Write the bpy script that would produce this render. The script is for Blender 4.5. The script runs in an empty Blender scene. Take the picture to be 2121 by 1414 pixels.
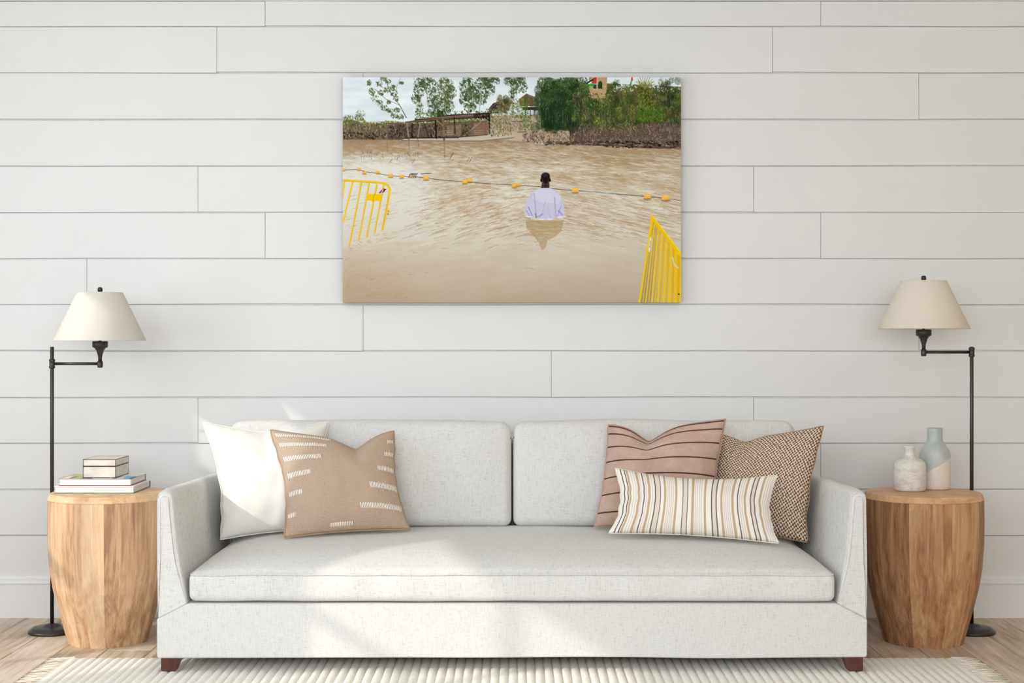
import bpy, bmesh, math, random
import numpy as np
from mathutils import Vector, noise as mnoise
random.seed(7)
RNG = np.random.default_rng(11)
sc = bpy.context.scene
COL = sc.collection
PI = math.pi

# ------------------------------------------------------------------ camera
WALL_Y = 0.0
CAM_Y = -6.5
CAM_Z = 1.2115
F = 52.0 / 36.0 * 2121.0
cd = bpy.data.cameras.new('camera'); cam = bpy.data.objects.new('camera', cd); COL.objects.link(cam)
cd.lens = 52.0; cd.sensor_width = 36.0; cd.clip_end = 60
cam.location = (0, CAM_Y, CAM_Z); cam.rotation_euler = (PI / 2, 0, 0)
sc.camera = cam

# ------------------------------------------------------------------ world, sun, area lights, exposure
w = bpy.data.worlds.new('world'); sc.world = w; w.use_nodes = True
bg = w.node_tree.nodes['Background']; bg.inputs[0].default_value = (0.86, 0.93, 1.0, 1); bg.inputs[1].default_value = 0.9
sd = bpy.data.lights.new('sun', 'SUN'); sun = bpy.data.objects.new('sun', sd); COL.objects.link(sun)
sd.energy = 1.75; sd.angle = math.radians(0.8); sd.color = (1.0, 0.93, 0.82)
SUN_DIR = Vector((0.72, 0.52, -0.46)).normalized()
sun.rotation_euler = SUN_DIR.to_track_quat('-Z', 'Y').to_euler()
sun.location = (-6, -5, 5)
def area(name, loc, direction, sx, sy, power, color):
    d = bpy.data.lights.new(name, 'AREA'); o = bpy.data.objects.new(name, d); COL.objects.link(o)
    d.shape = 'RECTANGLE'; d.size = sx; d.size_y = sy; d.energy = power; d.color = color
    o.location = loc; o.rotation_euler = Vector(direction).to_track_quat('-Z', 'Y').to_euler()
    return o
area('window_daylight', (-3.62, -2.65, 1.75), (1, 0.0, -0.05), 2.9, 2.1, 104, (0.84, 0.92, 1.0))
area('front_fill', (-0.4, -7.6, 2.0), (0.08, 1, -0.12), 5.6, 1.5, 174, (0.93, 0.97, 1.0))  # added fill from behind the camera; no window stands there
sc.view_settings.view_transform = 'Standard'; sc.view_settings.look = 'None'
sc.view_settings.exposure = 0.0; sc.view_settings.gamma = 1.0
sc.view_settings.use_curve_mapping = False
sc.cycles.use_denoising = True
sc.cycles.max_bounces = 8; sc.cycles.diffuse_bounces = 5
sc.cycles.caustics_reflective = False; sc.cycles.caustics_refractive = False

# ------------------------------------------------------------------ helpers
def lin(c):
    out = []
    for v in c[:3]:
        v = v / 255.0
        out.append(v / 12.92 if v <= 0.04045 else ((v + 0.055) / 1.055) ** 2.4)
    return tuple(out) + (1.0,)

def at(x, y, d):
    """world point seen at photograph pixel (x, y) at depth d from the camera"""
    return Vector(((x - 1060.5) * d / F, CAM_Y + d, CAM_Z - (y - 707.0) * d / F))

def world_loc(o):
    v = Vector((0, 0, 0))
    while o is not None:
        v += o.location; o = o.parent
    return v

def mk(name, verts, faces, mat, parent=None, smooth=False, uvs=None, colors=None, origin=None):
    me = bpy.data.meshes.new(name)
    base = world_loc(parent) if parent else Vector((0, 0, 0))
    org = Vector(origin) if origin is not None else base
    V = np.asarray([tuple(v) for v in verts], dtype=float) - np.array(org)
    me.from_pydata(V.tolist(), [], [list(f) for f in faces])
    if mat: me.materials.append(mat)
    if smooth:
        me.polygons.foreach_set('use_smooth', [True] * len(me.polygons))
    if uvs is not None:
        ul = me.uv_layers.new(name='UVMap')
        li = np.zeros(len(me.loops), dtype=np.int32); me.loops.foreach_get('vertex_index', li)
        ul.data.foreach_set('uv', np.asarray(uvs, dtype=float)[li].ravel())
    if colors is not None:
        ca = me.color_attributes.new('Col', 'FLOAT_COLOR', 'POINT')
        c = np.ones((len(verts), 4)); c[:, :3] = colors
        ca.data.foreach_set('color', c.ravel())
    me.update()
    o = bpy.data.objects.new(name, me); COL.objects.link(o)
    if parent: o.parent = parent
    o.location = org - base
    return o

def root(name, loc, label=None, cat=None, group=None):
    o = bpy.data.objects.new(name, None); COL.objects.link(o); o.location = loc
    o.empty_display_size = 0.1
    tag(o, label, cat, group); return o
def tag(o, label=None, cat=None, group=None, kind=None):
    if label: o['label'] = label
    if cat: o['category'] = cat
    if group: o['group'] = group
    if kind: o['kind'] = kind
    return o
def struct(o):
    o['kind'] = 'structure'; return o

def box_vf(x0, x1, y0, y1, z0, z1):
    v = [(x0, y0, z0), (x1, y0, z0), (x1, y1, z0), (x0, y1, z0), (x0, y0, z1), (x1, y0, z1), (x1, y1, z1), (x0, y1, z1)]
    f = [(0, 3, 2, 1), (4, 5, 6, 7), (0, 1, 5, 4), (1, 2, 6, 5), (2, 3, 7, 6), (3, 0, 4, 7)]
    return v, f

def box(name, x0, x1, y0, y1, z0, z1, mat, parent=None, bev=0.0, seg=2, smooth=False):
    v, f = box_vf(x0, x1, y0, y1, z0, z1)
    if bev <= 0: return mk(name, v, f, mat, parent)
    bm = bmesh.new()
    vs = [bm.verts.new(p) for p in v]
    for q in f: bm.faces.new([vs[i] for i in q])
    bmesh.ops.bevel(bm, geom=bm.edges[:], offset=bev, segments=seg, affect='EDGES', profile=0.5)
    bm.verts.ensure_lookup_table()
    vv = [p.co.copy() for p in bm.verts]; ff = [[p.index for p in q.verts] for q in bm.faces]
    bm.verts.index_update(); ff = [[p.index for p in q.verts] for q in bm.faces]
    bm.free()
    return mk(name, vv, ff, mat, parent, smooth)

def boxes(name, lst, mat, parent=None):
    V = []; Fc = []
    for b in lst:
        v, f = box_vf(*b); n = len(V); V += v; Fc += [tuple(i + n for i in q) for q in f]
    return mk(name, V, Fc, mat, parent)

def lathe(name, prof, cx, cy, mat, parent=None, seg=48, smooth=True, cap0=True, cap1=True):
    V = []; Fc = []
    for r, z in prof:
        for k in range(seg):
            a = 2 * PI * k / seg; V.append((cx + r * math.cos(a), cy + r * math.sin(a), z))
    n = len(prof)
    for i in range(n - 1):
        for k in range(seg):
            k2 = (k + 1) % seg
            Fc.append((i * seg + k, i * seg + k2, (i + 1) * seg + k2, (i + 1) * seg + k))
    if cap0: Fc.append(tuple(reversed(range(seg))))
    if cap1: Fc.append(tuple((n - 1) * seg + k for k in range(seg)))
    return mk(name, V, Fc, mat, parent, smooth)

def tube_vf(pts, radii, seg=8, cap=True):
    V = []; Fc = []
    pts = [Vector(p) for p in pts]
    for i, p in enumerate(pts):
        t = (pts[min(i + 1, len(pts) - 1)] - pts[max(i - 1, 0)]).normalized()
        a = Vector((0, 0, 1)) if abs(t.z) < 0.9 else Vector((1, 0, 0))
        u = t.cross(a).normalized(); v = t.cross(u)
        r = radii[i] if isinstance(radii, (list, tuple)) else radii
        for k in range(seg):
            an = 2 * PI * k / seg
            V.append(p + u * (r * math.cos(an)) + v * (r * math.sin(an)))
    n = len(pts)
    for i in range(n - 1):
        for k in range(seg):
            k2 = (k + 1) % seg
            Fc.append((i * seg + k, (i + 1) * seg + k, (i + 1) * seg + k2, i * seg + k2))
    if cap:
        Fc.append(tuple(range(seg))); Fc.append(tuple((n - 1) * seg + k for k in reversed(range(seg))))
    return V, Fc
def tube(name, pts, r, mat, parent=None, seg=12, smooth=True):
    v, f = tube_vf(pts, r, seg); return mk(name, v, f, mat, parent, smooth)

def fillet(poly, radii, n=5):
    out = []
    m = len(poly)
    for i in range(m):
        p = Vector(poly[i]); a = Vector(poly[i - 1]); b = Vector(poly[(i + 1) % m])
        r = radii[i] if isinstance(radii, (list, tuple)) else radii
        da = (a - p); db = (b - p)
        la = min(r, da.length * 0.49); lb = min(r, db.length * 0.49)
        pa = p + da.normalized() * la; pb = p + db.normalized() * lb
        for k in range(n + 1):
            t = k / n
            out.append(pa * (1 - t) ** 2 + p * 2 * t * (1 - t) + pb * t * t)
    return out
def densify(poly, step):
    out = []
    for i in range(len(poly)):
        a = Vector(poly[i]); b = Vector(poly[(i + 1) % len(poly)])
        n = max(1, int((b - a).length / step))
        for k in range(n): out.append(a.lerp(b, k / n))
    return out
def loft_y(name, outline, y0, y1, r, mat, parent, fn=None, nseg=4, mid=10, fan=True):
    """outline in (x, z), counter-clockwise seen from -Y, swept y0 (front) to y1 with rounded rims"""
    m = len(outline); nor = []
    for i in range(m):
        t = (outline[(i + 1) % m] - outline[i - 1]).normalized()
        nor.append(Vector((t.y, -t.x)))
    st = []
    for k in range(nseg + 1):
        a = PI / 2 * k / nseg; st.append((y0 + r * (1 - math.sin(a)), r * (1 - math.cos(PI / 2 - a)) if False else r * (1 - math.sin(PI / 2 - (PI / 2 - a))) ))
    st = [(y0 + r * (1 - math.cos(a)), r * (1 - math.sin(a))) for a in [PI / 2 * k / nseg for k in range(nseg + 1)]]
    for k in range(1, mid): st.append((y0 + r + (y1 - y0 - 2 * r) * k / mid, 0))
    st += [(y1 - r * (1 - math.cos(a)), r * (1 - math.sin(a))) for a in [PI / 2 * k / nseg for k in range(nseg, -1, -1)]]
    V = []; Fc = []
    for (y, ins) in st:
        for i in range(m):
            p = outline[i] - nor[i] * (ins * (0.22 + 0.78 * min(1, max(0, (outline[i].y - 0.27) / 0.14)) if r > 0.01 else 1.0))
            q = Vector((p.x, y, p.y))
            if fn: q = fn(q)
            V.append(q)
    for s in range(len(st) - 1):
        for i in range(m):
            j = (i + 1) % m
            Fc.append((s * m + i, (s + 1) * m + i, (s + 1) * m + j, s * m + j)[::-1])
    c0 = sum((V[i] for i in range(m)), Vector()) / m; c1 = sum((V[-1 - i] for i in range(m)), Vector()) / m
    nb = (len(st) - 1) * m; V += [c0, c1]; n0 = len(Fc)
    if not fan: Fc.append(tuple(range(m))); Fc.append(tuple(nb + i for i in reversed(range(m)))); V = V[:-2]
    for i in range(m if fan else 0):
        j = (i + 1) % m
        Fc.append((i, j, len(V) - 2)); Fc.append((nb + j, nb + i, len(V) - 1))
    o = mk(name, V, Fc, mat, parent, True)
    for q in range(n0, len(Fc)): o.data.polygons[q].use_smooth = False
    return o

def soft_box_vf(half, r, n, fn):
    """rounded box surface; n = divisions per axis; fn maps each point (and unit coords) on"""
    hx, hy, hz = half; nx, ny, nz = n
    def par(k, m, h):
        # denser towards the ends
        t = 2 * k / m - 1
        s = math.copysign(1 - (1 - abs(t)) ** 1.7, t)
        return s
    idx = {}; V = []; Fc = []
    def vert(i, j, k):
        key = (i, j, k)
        if key in idx: return idx[key]
        u = (par(i, nx, hx), par(j, ny, hy), par(k, nz, hz))
        p = Vector((u[0] * hx, u[1] * hy, u[2] * hz))
        q = Vector([max(-(h - r), min(h - r, c)) for c, h in zip(p, half)])
        d = p - q
        if d.length > 1e-9: q = q + d.normalized() * r
        q = fn(q, u) if fn else q
        idx[key] = len(V); V.append(q); return idx[key]
    for i in range(nx):
        for j in range(ny):
            Fc.append((vert(i, j, 0), vert(i, j + 1, 0), vert(i + 1, j + 1, 0), vert(i + 1, j, 0)))
            Fc.append((vert(i, j, nz), vert(i + 1, j, nz), vert(i + 1, j + 1, nz), vert(i, j + 1, nz)))
    for i in range(nx):
        for k in range(nz):
            Fc.append((vert(i, 0, k), vert(i + 1, 0, k), vert(i + 1, 0, k + 1), vert(i, 0, k + 1)))
            Fc.append((vert(i, ny, k), vert(i, ny, k + 1), vert(i + 1, ny, k + 1), vert(i + 1, ny, k)))
    for j in range(ny):
        for k in range(nz):
            Fc.append((vert(0, j, k), vert(0, j, k + 1), vert(0, j + 1, k + 1), vert(0, j + 1, k)))
            Fc.append((vert(nx, j, k), vert(nx, j + 1, k), vert(nx, j + 1, k + 1), vert(nx, j, k + 1)))
    return V, Fc

# ------------------------------------------------------------------ materials
class NT:
    def __init__(s, name, rough=0.6, spec=0.3):
        s.m = bpy.data.materials.new(name); s.m.use_nodes = True
        s.t = s.m.node_tree; s.b = s.t.nodes['Principled BSDF']
        s.b.inputs['Roughness'].default_value = rough
        s.b.inputs['Specular IOR Level'].default_value = spec
    def n(s, kind, **kw):
        nd = s.t.nodes.new(kind)
        for k, v in kw.items(): setattr(nd, k, v)
        return nd
    def l(s, a, b): s.t.links.new(a, b)
    def coords(s, out='Object', scale=(1, 1, 1), rot=(0, 0, 0)):
        tc = s.n('ShaderNodeTexCoord'); mp = s.n('ShaderNodeMapping')
        mp.inputs['Scale'].default_value = scale; mp.inputs['Rotation'].default_value = rot
        s.l(tc.outputs[out], mp.inputs[0]); return mp.outputs[0]
    def noise(s, vec, scale=1, detail=3, rough=0.55, dist=0):
        nd = s.n('ShaderNodeTexNoise'); nd.inputs['Scale'].default_value = scale
        nd.inputs['Detail'].default_value = detail; nd.inputs['Roughness'].default_value = rough
        nd.inputs['Distortion'].default_value = dist
        if vec is not None: s.l(vec, nd.inputs['Vector'])
        return nd.outputs['Fac']
    def ramp(s, fac, stops, interp='LINEAR'):
        nd = s.n('ShaderNodeValToRGB'); e = nd.color_ramp.elements; nd.color_ramp.interpolation = interp
        while len(e) < len(stops): e.new(0.5)
        for q, (p, c) in zip(e, stops): q.position = p; q.color = c if len(c) == 4 else lin(c)
        s.l(fac, nd.inputs[0]); return nd.outputs[0]
    def mix(s, fac, a, b, mode='MIX'):
        nd = s.n('ShaderNodeMix', data_type='RGBA', blend_type=mode)
        for inp, v in ((nd.inputs[0], fac), (nd.inputs[6], a), (nd.inputs[7], b)):
            if hasattr(v, 'is_linked'): s.l(v, inp)
            else: inp.default_value = v
        return nd.outputs[2]
    def math(s, op, a, b=0.0, c=None):
        nd = s.n('ShaderNodeMath', operation=op)
        for inp, v in zip(nd.inputs, (a, b) if c is None else (a, b, c)):
            if hasattr(v, 'is_linked'): s.l(v, inp)
            else: inp.default_value = v
        return nd.outputs[0]
    def rand(s):
        return s.n('ShaderNodeObjectInfo').outputs['Random']
    def bump(s, h, dist=0.001, strength=1.0):
        nd = s.n('ShaderNodeBump'); nd.inputs['Distance'].default_value = dist; nd.inputs['Strength'].default_value = strength
        s.l(h, nd.inputs['Height']); s.l(nd.outputs[0], s.b.inputs['Normal'])
    def color(s, c):
        if hasattr(c, 'is_linked'): s.l(c, s.b.inputs['Base Color'])
        else: s.b.inputs['Base Color'].default_value = c if len(c) == 4 and max(c) <= 1 else lin(c)
        return s

def plain(name, c, rough=0.6, spec=0.3, metal=0.0, var=0.04, scale=20):
    M = NT(name, rough, spec); M.b.inputs['Metallic'].default_value = metal
    f = M.noise(M.coords(), scale, 4)
    a = tuple(max(0, v * (1 - var)) for v in c); b = tuple(min(255, v * (1 + var)) for v in c)
    M.color(M.ramp(f, [(0.3, a), (0.7, b)])); return M.m

def linen(name, hi, lo, seed=0.0):
    M = NT(name, 0.85, 0.15)
    n1 = M.noise(M.coords(scale=(34, 400, 400)), 1, 3, 0.6)
    n2 = M.noise(M.coords(scale=(400, 44, 34)), 1, 3, 0.6)
    s = M.math('ADD', n1, n2)
    s2 = M.math('MULTIPLY', s, 0.5)
    big = M.noise(M.coords(scale=(9, 9, 9)), 1, 2)
    M.color(M.mix(M.math('MULTIPLY', big, 0.10), M.ramp(s2, [(0.36, lo), (0.47, hi), (0.62, tuple(min(255, v + 5) for v in hi))]), lin(lo)))
    M.bump(s2, 0.0022, 0.55)
    M.b.inputs['Sheen Weight'].default_value = 0.1
    return M.m

M_LINEN = linen('white_linen', (216, 215, 213), (190, 189, 187))
M_WALL = plain('painted_board', (223, 223, 223), 0.45, 0.35, 0, 0.006, 3)
M_WALLBACK = plain('board_backing', (225, 224, 222), 0.8, 0.1)
M_TRIM = plain('painted_trim', (228, 228, 228), 0.4, 0.4, 0, 0.006, 3)
M_CEIL = plain('ceiling_paint', (240, 239, 236), 0.9, 0.1, 0, 0.006, 3)
M_RWALL = plain('warm_wall_paint', (226, 212, 192), 0.9, 0.1, 0, 0.01, 3)
M_BRONZE = plain('dark_bronze', (62, 58, 58), 0.38, 0.5, 0.55, 0.06, 12)
M_LEG = NT('mahogany_leg', 0.35, 0.5)
_f = M_LEG.noise(M_LEG.coords(scale=(60, 60, 8)), 1, 4)
M_LEG.color(M_LEG.ramp(_f, [(0.3, (62, 26, 22)), (0.7, (98, 46, 38))])); M_LEG = M_LEG.m

def wood(name, stops, rough=0.5, zs=2.2, rs=34, bumpd=0.0006, tint=0.35, tintc=(150, 90, 60)):
    M = NT(name, rough, 0.35)
    r = M.rand()
    tc = M.n('ShaderNodeTexCoord'); add = M.n('ShaderNodeVectorMath', operation='ADD')
    sc3 = M.n('ShaderNodeVectorMath', operation='SCALE'); sc3.inputs[0].default_value = (13.7, 7.3, 5.1); M.l(r, sc3.inputs['Scale'])
    M.l(tc.outputs['Object'], add.inputs[0]); M.l(sc3.outputs[0], add.inputs[1])
    mp = M.n('ShaderNodeMapping'); mp.inputs['Scale'].default_value = (rs, rs, zs); M.l(add.outputs[0], mp.inputs[0])
    f1 = M.noise(mp.outputs[0], 1, 5, 0.6, 0.9)
    mp2 = M.n('ShaderNodeMapping'); mp2.inputs['Scale'].default_value = (rs * 6, rs * 6, zs * 4); M.l(add.outputs[0], mp2.inputs[0])
    f2 = M.noise(mp2.outputs[0], 1, 3, 0.6)
    mp3 = M.n('ShaderNodeMapping'); mp3.inputs['Scale'].default_value = (7, 7, 2.6); M.l(add.outputs[0], mp3.inputs[0])
    f3 = M.noise(mp3.outputs[0], 1, 2, 0.5, 1.5)
    s = M.math('ADD', M.math('MULTIPLY', f1, 0.55), M.math('MULTIPLY', f2, 0.22))
    s = M.math('ADD', s, M.math('MULTIPLY', f3, 0.25))
    s = M.math('ADD', s, M.math('MULTIPLY', M.math('SUBTRACT', r, 0.5), 0.19))
    c = M.ramp(s, stops)
    c = M.mix(M.math('MULTIPLY', M.math('GREATER_THAN', f3, 0.56), tint), c, lin(tintc), 'MIX')
    M.color(c); M.bump(f2, bumpd, 0.5); return M.m
M_WOOD_L = wood('acacia_sunlit', [(0.34, (158, 118, 88)), (0.46, (198, 158, 122)), (0.55, (216, 180, 143)), (0.68, (232, 202, 168))], tint=0.12, tintc=(186, 128, 96))  # left table: bleaching by direct sunlight put into the wood tone
M_WOOD_LT = wood('acacia_top_sunlit', [(0.34, (190, 142, 100)), (0.5, (222, 182, 140)), (0.68, (238, 208, 170))], zs=30, rs=12, tint=0.1, tintc=(200, 140, 100))
M_WOOD_R = wood('acacia_dim', [(0.34, (118, 78, 50)), (0.46, (158, 112, 76)), (0.55, (184, 138, 98)), (0.68, (208, 166, 122))], tint=0.16, tintc=(112, 66, 44))  # right table: the dimmer side's shade put into a darker wood tone
M_WOOD_RT = wood('acacia_top_dim', [(0.34, (166, 118, 80)), (0.5, (198, 150, 108)), (0.68, (220, 180, 138))], zs=30, rs=12, tint=0.1, tintc=(140, 90, 60))

# ------------------------------------------------------------------ room shell
LX, RX, FY, CZ = -3.3, 3.5, -7.7, 2.752
S0 = 471.3
def zpx(y): return CAM_Z - (y - 707.0) / S0
def xpx(x): return (x - 1060.5) / S0

# wall_back: backing sheet with separate wide boards
v, f = box_vf(LX, RX, 0.012, 0.11, -0.02, CZ)
wall_back = struct(mk('wall_back', v, f, M_WALLBACK))
rows = [2, 55, 151, 248, 344, 440, 536, 631, 727, 823, 918, 1014, 1109, 1200]
joints = [549, 449, 752, 1142, 410, 549, 1331, 752, 1142, 410, 549, 1142, 410]
NB = 14
def board(x0, x1, z0, z1, seed):
    V = []; Fc = []
    g = 0.0016
    for i in range(NB + 1):
        t = i / NB; x = x0 + g * 0.6 + (x1 - x0 - 1.2 * g) * t
        ph = x * 2.1 + seed * 3.7
        wt = 0.0011 * math.sin(ph) + 0.0008 * math.sin(ph * 2.3 + 1)
        wb = 0.0016 * math.sin(x * 1.9 + seed * 5.1 + 2) + 0.0009 * math.sin(x * 5 + seed)
        zt = z1 - g + wt; zb = z0 + g + 0.0012 + wb
        c = 0.0016
        cup = 0.0006 * math.sin(x * 1.3 + seed)
        V += [(x, 0.012, zb), (x, c, zb), (x, 0.0 + cup, zb + c), (x, 0.0 - cup, zt - c), (x, c, zt), (x, 0.012, zt)]
    for i in range(NB):
        for k in range(5):
            a = i * 6 + k; Fc.append((a, a + 6, a + 7, a + 1))
    Fc.append((5, 4, 3, 2, 1, 0)[::-1]); n = NB * 6; Fc.append((n, n + 1, n + 2, n + 3, n + 4, n + 5)[::-1])
    return mk('plank', V, Fc, M_WALL, wall_back)
for r_ in range(len(rows) - 1):
    z1, z0 = zpx(rows[r_]), zpx(rows[r_ + 1])
    j = xpx(joints[r_]); P = 1151 / S0
    k0 = math.floor((LX - j) / P)
    xs = [j + P * k for k in range(k0, k0 + 6)]
    for a, b in zip(xs[:-1], xs[1:]):
        a2, b2 = max(a, LX), min(b, RX)
        if b2 - a2 < 0.05: continue
        board(a2, b2, z0, z1, r_ * 1.3 + a * 0.7)

# baseboard
prof = [(0.0, 0.0), (-0.016, 0.0), (-0.016, 0.141), (-0.0125, 0.1435), (-0.0125, 0.1460), (-0.0175, 0.148), (-0.0185, 0.153), (-0.0165, 0.158),
        (-0.0125, 0.160), (-0.0115, 0.1635), (-0.013, 0.166), (-0.012, 0.175), (-0.0085, 0.1815), (-0.003, 0.1845), (0.0, 0.185)]
def extrude_x(name, prof, x0, x1, mat):
    V = [(x0, p[0], p[1]) for p in prof] + [(x1, p[0], p[1]) for p in prof]
    n = len(prof); Fc = [(i, i + n, (i + 1) % n + n, (i + 1) % n)[::-1] for i in range(n)]
    Fc.append(tuple(range(n))); Fc.append(tuple(range(2 * n - 1, n - 1, -1)))
    return mk(name, V, Fc, mat)
struct(extrude_x('baseboard_back', prof, LX, RX, M_TRIM))
cz = zpx(2)
struct(extrude_x('trim_1', [(0.0, cz), (-0.012, cz), (-0.016, cz + 0.006), (-0.03, cz + 0.03), (-0.034, CZ), (0.0, CZ)], LX, RX, M_TRIM))
struct(mk('ceiling', *box_vf(LX - 0.1, RX + 0.1, FY, 0.11, CZ, CZ + 0.1), M_CEIL))
struct(mk('wall_right', *box_vf(RX, RX + 0.1, FY, 0.11, -0.02, CZ), M_RWALL))
# left wall with two window openings
WIN = [(-4.15, -2.95), (-2.55, -1.35)]; WZ0, WZ1 = 0.72, 2.5
lst = [(LX - 0.1, LX, FY, WIN[0][0], -0.02, CZ), (LX - 0.1, LX, WIN[0][1], WIN[1][0], -0.02, CZ), (LX - 0.1, LX, WIN[1][1], 0.11, -0.02, CZ)]
for a, b in WIN: lst += [(LX - 0.1, LX, a, b, -0.02, WZ0), (LX - 0.1, LX, a, b, WZ1, CZ)]
struct(boxes('wall_left', lst, M_WALL))
MG = bpy.data.materials.new('window_glass'); MG.use_nodes = True; t = MG.node_tree; t.nodes.clear()
o_ = t.nodes.new('ShaderNodeOutputMaterial'); mx = t.nodes.new('ShaderNodeMixShader'); tr = t.nodes.new('ShaderNodeBsdfTransparent'); gl = t.nodes.new('ShaderNodeBsdfGlossy')
gl.inputs['Roughness'].default_value = 0.02; mx.inputs[0].default_value = 0.05
t.links.new(tr.outputs[0], mx.inputs[1]); t.links.new(gl.outputs[0], mx.inputs[2]); t.links.new(mx.outputs[0], o_.inputs[0])
for i, (a, b) in enumerate(WIN):
    w_ = struct(root('window_%d' % (i + 1), (LX - 0.05, (a + b) / 2, WZ0)))
    fr = 0.05; x0, x1 = LX - 0.085, LX - 0.02
    boxes('window_frame', [(x0, x1, a, a + fr, WZ0, WZ1), (x0, x1, b - fr, b, WZ0, WZ1), (x0, x1, a + fr, b - fr, WZ0, WZ0 + fr), (x0, x1, a + fr, b - fr, WZ1 - fr, WZ1)], M_TRIM, w_)
    zs = [WZ0 + (WZ1 - WZ0) * k / 3 for k in (1, 2)]
    for z in zs: box('muntin', LX - 0.07, LX - 0.035, a + fr, b - fr, z - 0.022, z + 0.022, M_TRIM, w_)
    for k, (za, zb) in enumerate(zip([WZ0 + fr] + [z + 0.022 for z in zs], [z - 0.022 for z in zs] + [WZ1 - fr])):
        m_ = (a + b) / 2
        box('muntin', LX - 0.07, LX - 0.035, m_ - 0.022, m_ + 0.022, za, zb, M_TRIM, w_)
        for ya, yb in ((a + fr, m_ - 0.022), (m_ + 0.022, b - fr)):
            mk('pane', [(LX - 0.052, ya, za), (LX - 0.052, yb, za), (LX - 0.052, yb, zb), (LX - 0.052, ya, zb)], [(0, 1, 2, 3)], MG, w_)

# floor: slab with separate boards
MF = NT('greyed_oak_floor', 0.5, 0.35)
r = MF.rand()
tc = MF.n('ShaderNodeTexCoord'); ad = MF.n('ShaderNodeVectorMath', operation='ADD'); s3 = MF.n('ShaderNodeVectorMath', operation='SCALE')
s3.inputs[0].default_value = (9.1, 17.3, 3.3); MF.l(r, s3.inputs['Scale']); MF.l(tc.outputs['Object'], ad.inputs[0]); MF.l(s3.outputs[0], ad.inputs[1])
def mp_(scale):
    m = MF.n('ShaderNodeMapping'); m.inputs['Scale'].default_value = scale; MF.l(ad.outputs[0], m.inputs[0]); return m.outputs[0]
f1 = MF.noise(mp_((22, 1.6, 10)), 1, 5, 0.62, 1.2); f2 = MF.noise(mp_((160, 7, 40)), 1, 3, 0.6); f3 = MF.noise(mp_((5, 2.0, 3)), 1, 2)
s = MF.math('ADD', MF.math('MULTIPLY', f1, 0.5), MF.math('MULTIPLY', f2, 0.25)); s = MF.math('ADD', s, MF.math('MULTIPLY', f3, 0.25))
s = MF.math('ADD', s, MF.math('MULTIPLY', MF.math('SUBTRACT', r, 0.5), 0.10))
MF.color(MF.ramp(s, [(0.34, (132, 112, 90)), (0.42, (178, 158, 134)), (0.52, (206, 190, 169)), (0.66, (227, 215, 198))]))
MF.bump(f2, 0.0005, 0.5); MF = MF.m
M_SUB = plain('subfloor', (92, 66, 44), 0.9, 0.1)
floor = struct(mk('floor', *box_vf(LX - 0.1, RX + 0.1, FY, 0.11, -0.12, -0.006), M_SUB))
BW = 0.1775
x = -1.415 - BW * 11
k = 0
while x < RX:
    a, b = max(x, LX), min(x + BW, RX)
    ys = [0.0]
    y = -(0.35 + (k * 0.618 % 1.0) * 1.9)
    while y > -5.6: ys.append(y); y -= 2.1 + 0.5 * ((k * 0.37 + y) % 1.0)
    ys.append(-5.6)
    if b - a > 0.02:
        for y1, y0 in zip(ys[:-1], ys[1:]):
            g = 0.0013; c = 0.0014
            V = [(a + g, y0 + g, -0.006), (b - g, y0 + g, -0.006), (b - g, y1 - g, -0.006), (a + g, y1 - g, -0.006),
                 (a + g, y0 + g, -c), (b - g, y0 + g, -c), (b - g, y1 - g, -c), (a + g, y1 - g, -c),
                 (a + g + c, y0 + g + c, 0), (b - g - c, y0 + g + c, 0), (b - g - c, y1 - g - c, 0), (a + g + c, y1 - g - c, 0)]
            Fc = [(8, 9, 10, 11)] + [(q, (q + 1) % 4, (q + 1) % 4 + 4, q + 4) for q in range(4)] + [(q + 4, (q + 1) % 4 + 4, (q + 1) % 4 + 8, q + 8) for q in range(4)]
            mk('plank', V, Fc, MF, floor)
    x += BW; k += 1

# ------------------------------------------------------------------ rug
RT = 0.013
MR = NT('cream_ribbed_wool', 0.95, 0.05)
fa = MR.noise(MR.coords(scale=(160, 160, 160)), 1, 3, 0.7); fb = MR.noise(MR.coords(scale=(30, 240, 30)), 1, 2)
MR.color(MR.ramp(MR.math('ADD', MR.math('MULTIPLY', fa, 0.5), MR.math('MULTIPLY', fb, 0.5)), [(0.3, (222, 218, 210)), (0.6, (246, 243, 237))]))
MR.bump(fa, 0.0015, 0.6); MR = MR.m
RX0, RX1, RYB, RYF = -1.672, 1.678, -0.846, -3.05
rug = root('ribbed_rug', (0, (RYB + RYF) / 2, 0), 'cream ribbed area rug with fringed ends lying under the front of the sofa', 'rug')
nr = 103; per = 8; nx = nr * per; ny = 44
V = []; Fc = []
for j in range(ny + 1):
    y = RYB + (RYF - RYB) * j / ny
    for i in range(nx + 1):
        t = i / nx; x = RX0 + (RX1 - RX0) * t
        ph = (i % per) / per
        z = 0.0035 + (RT - 0.0035) * abs(math.sin(PI * ph)) ** 0.55
        wob = 0.0012 * math.sin(y * 9 + (i // per) * 1.7)
        if j in (0, ny): z = 0.001
        yy = y + (0.004 * abs(math.sin(PI * ph)) if j == 1 else 0)
        V.append((x + wob, yy, z))
W1 = nx + 1
for j in range(ny):
    for i in range(nx):
        a = j * W1 + i; Fc.append((a, a + W1, a + W1 + 1, a + 1))
mk('rug_body', V, Fc, MR, rug, True)
M_TAS = plain('cream_yarn', (216, 210, 196), 0.9, 0.1, 0, 0.08, 60)
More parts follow.
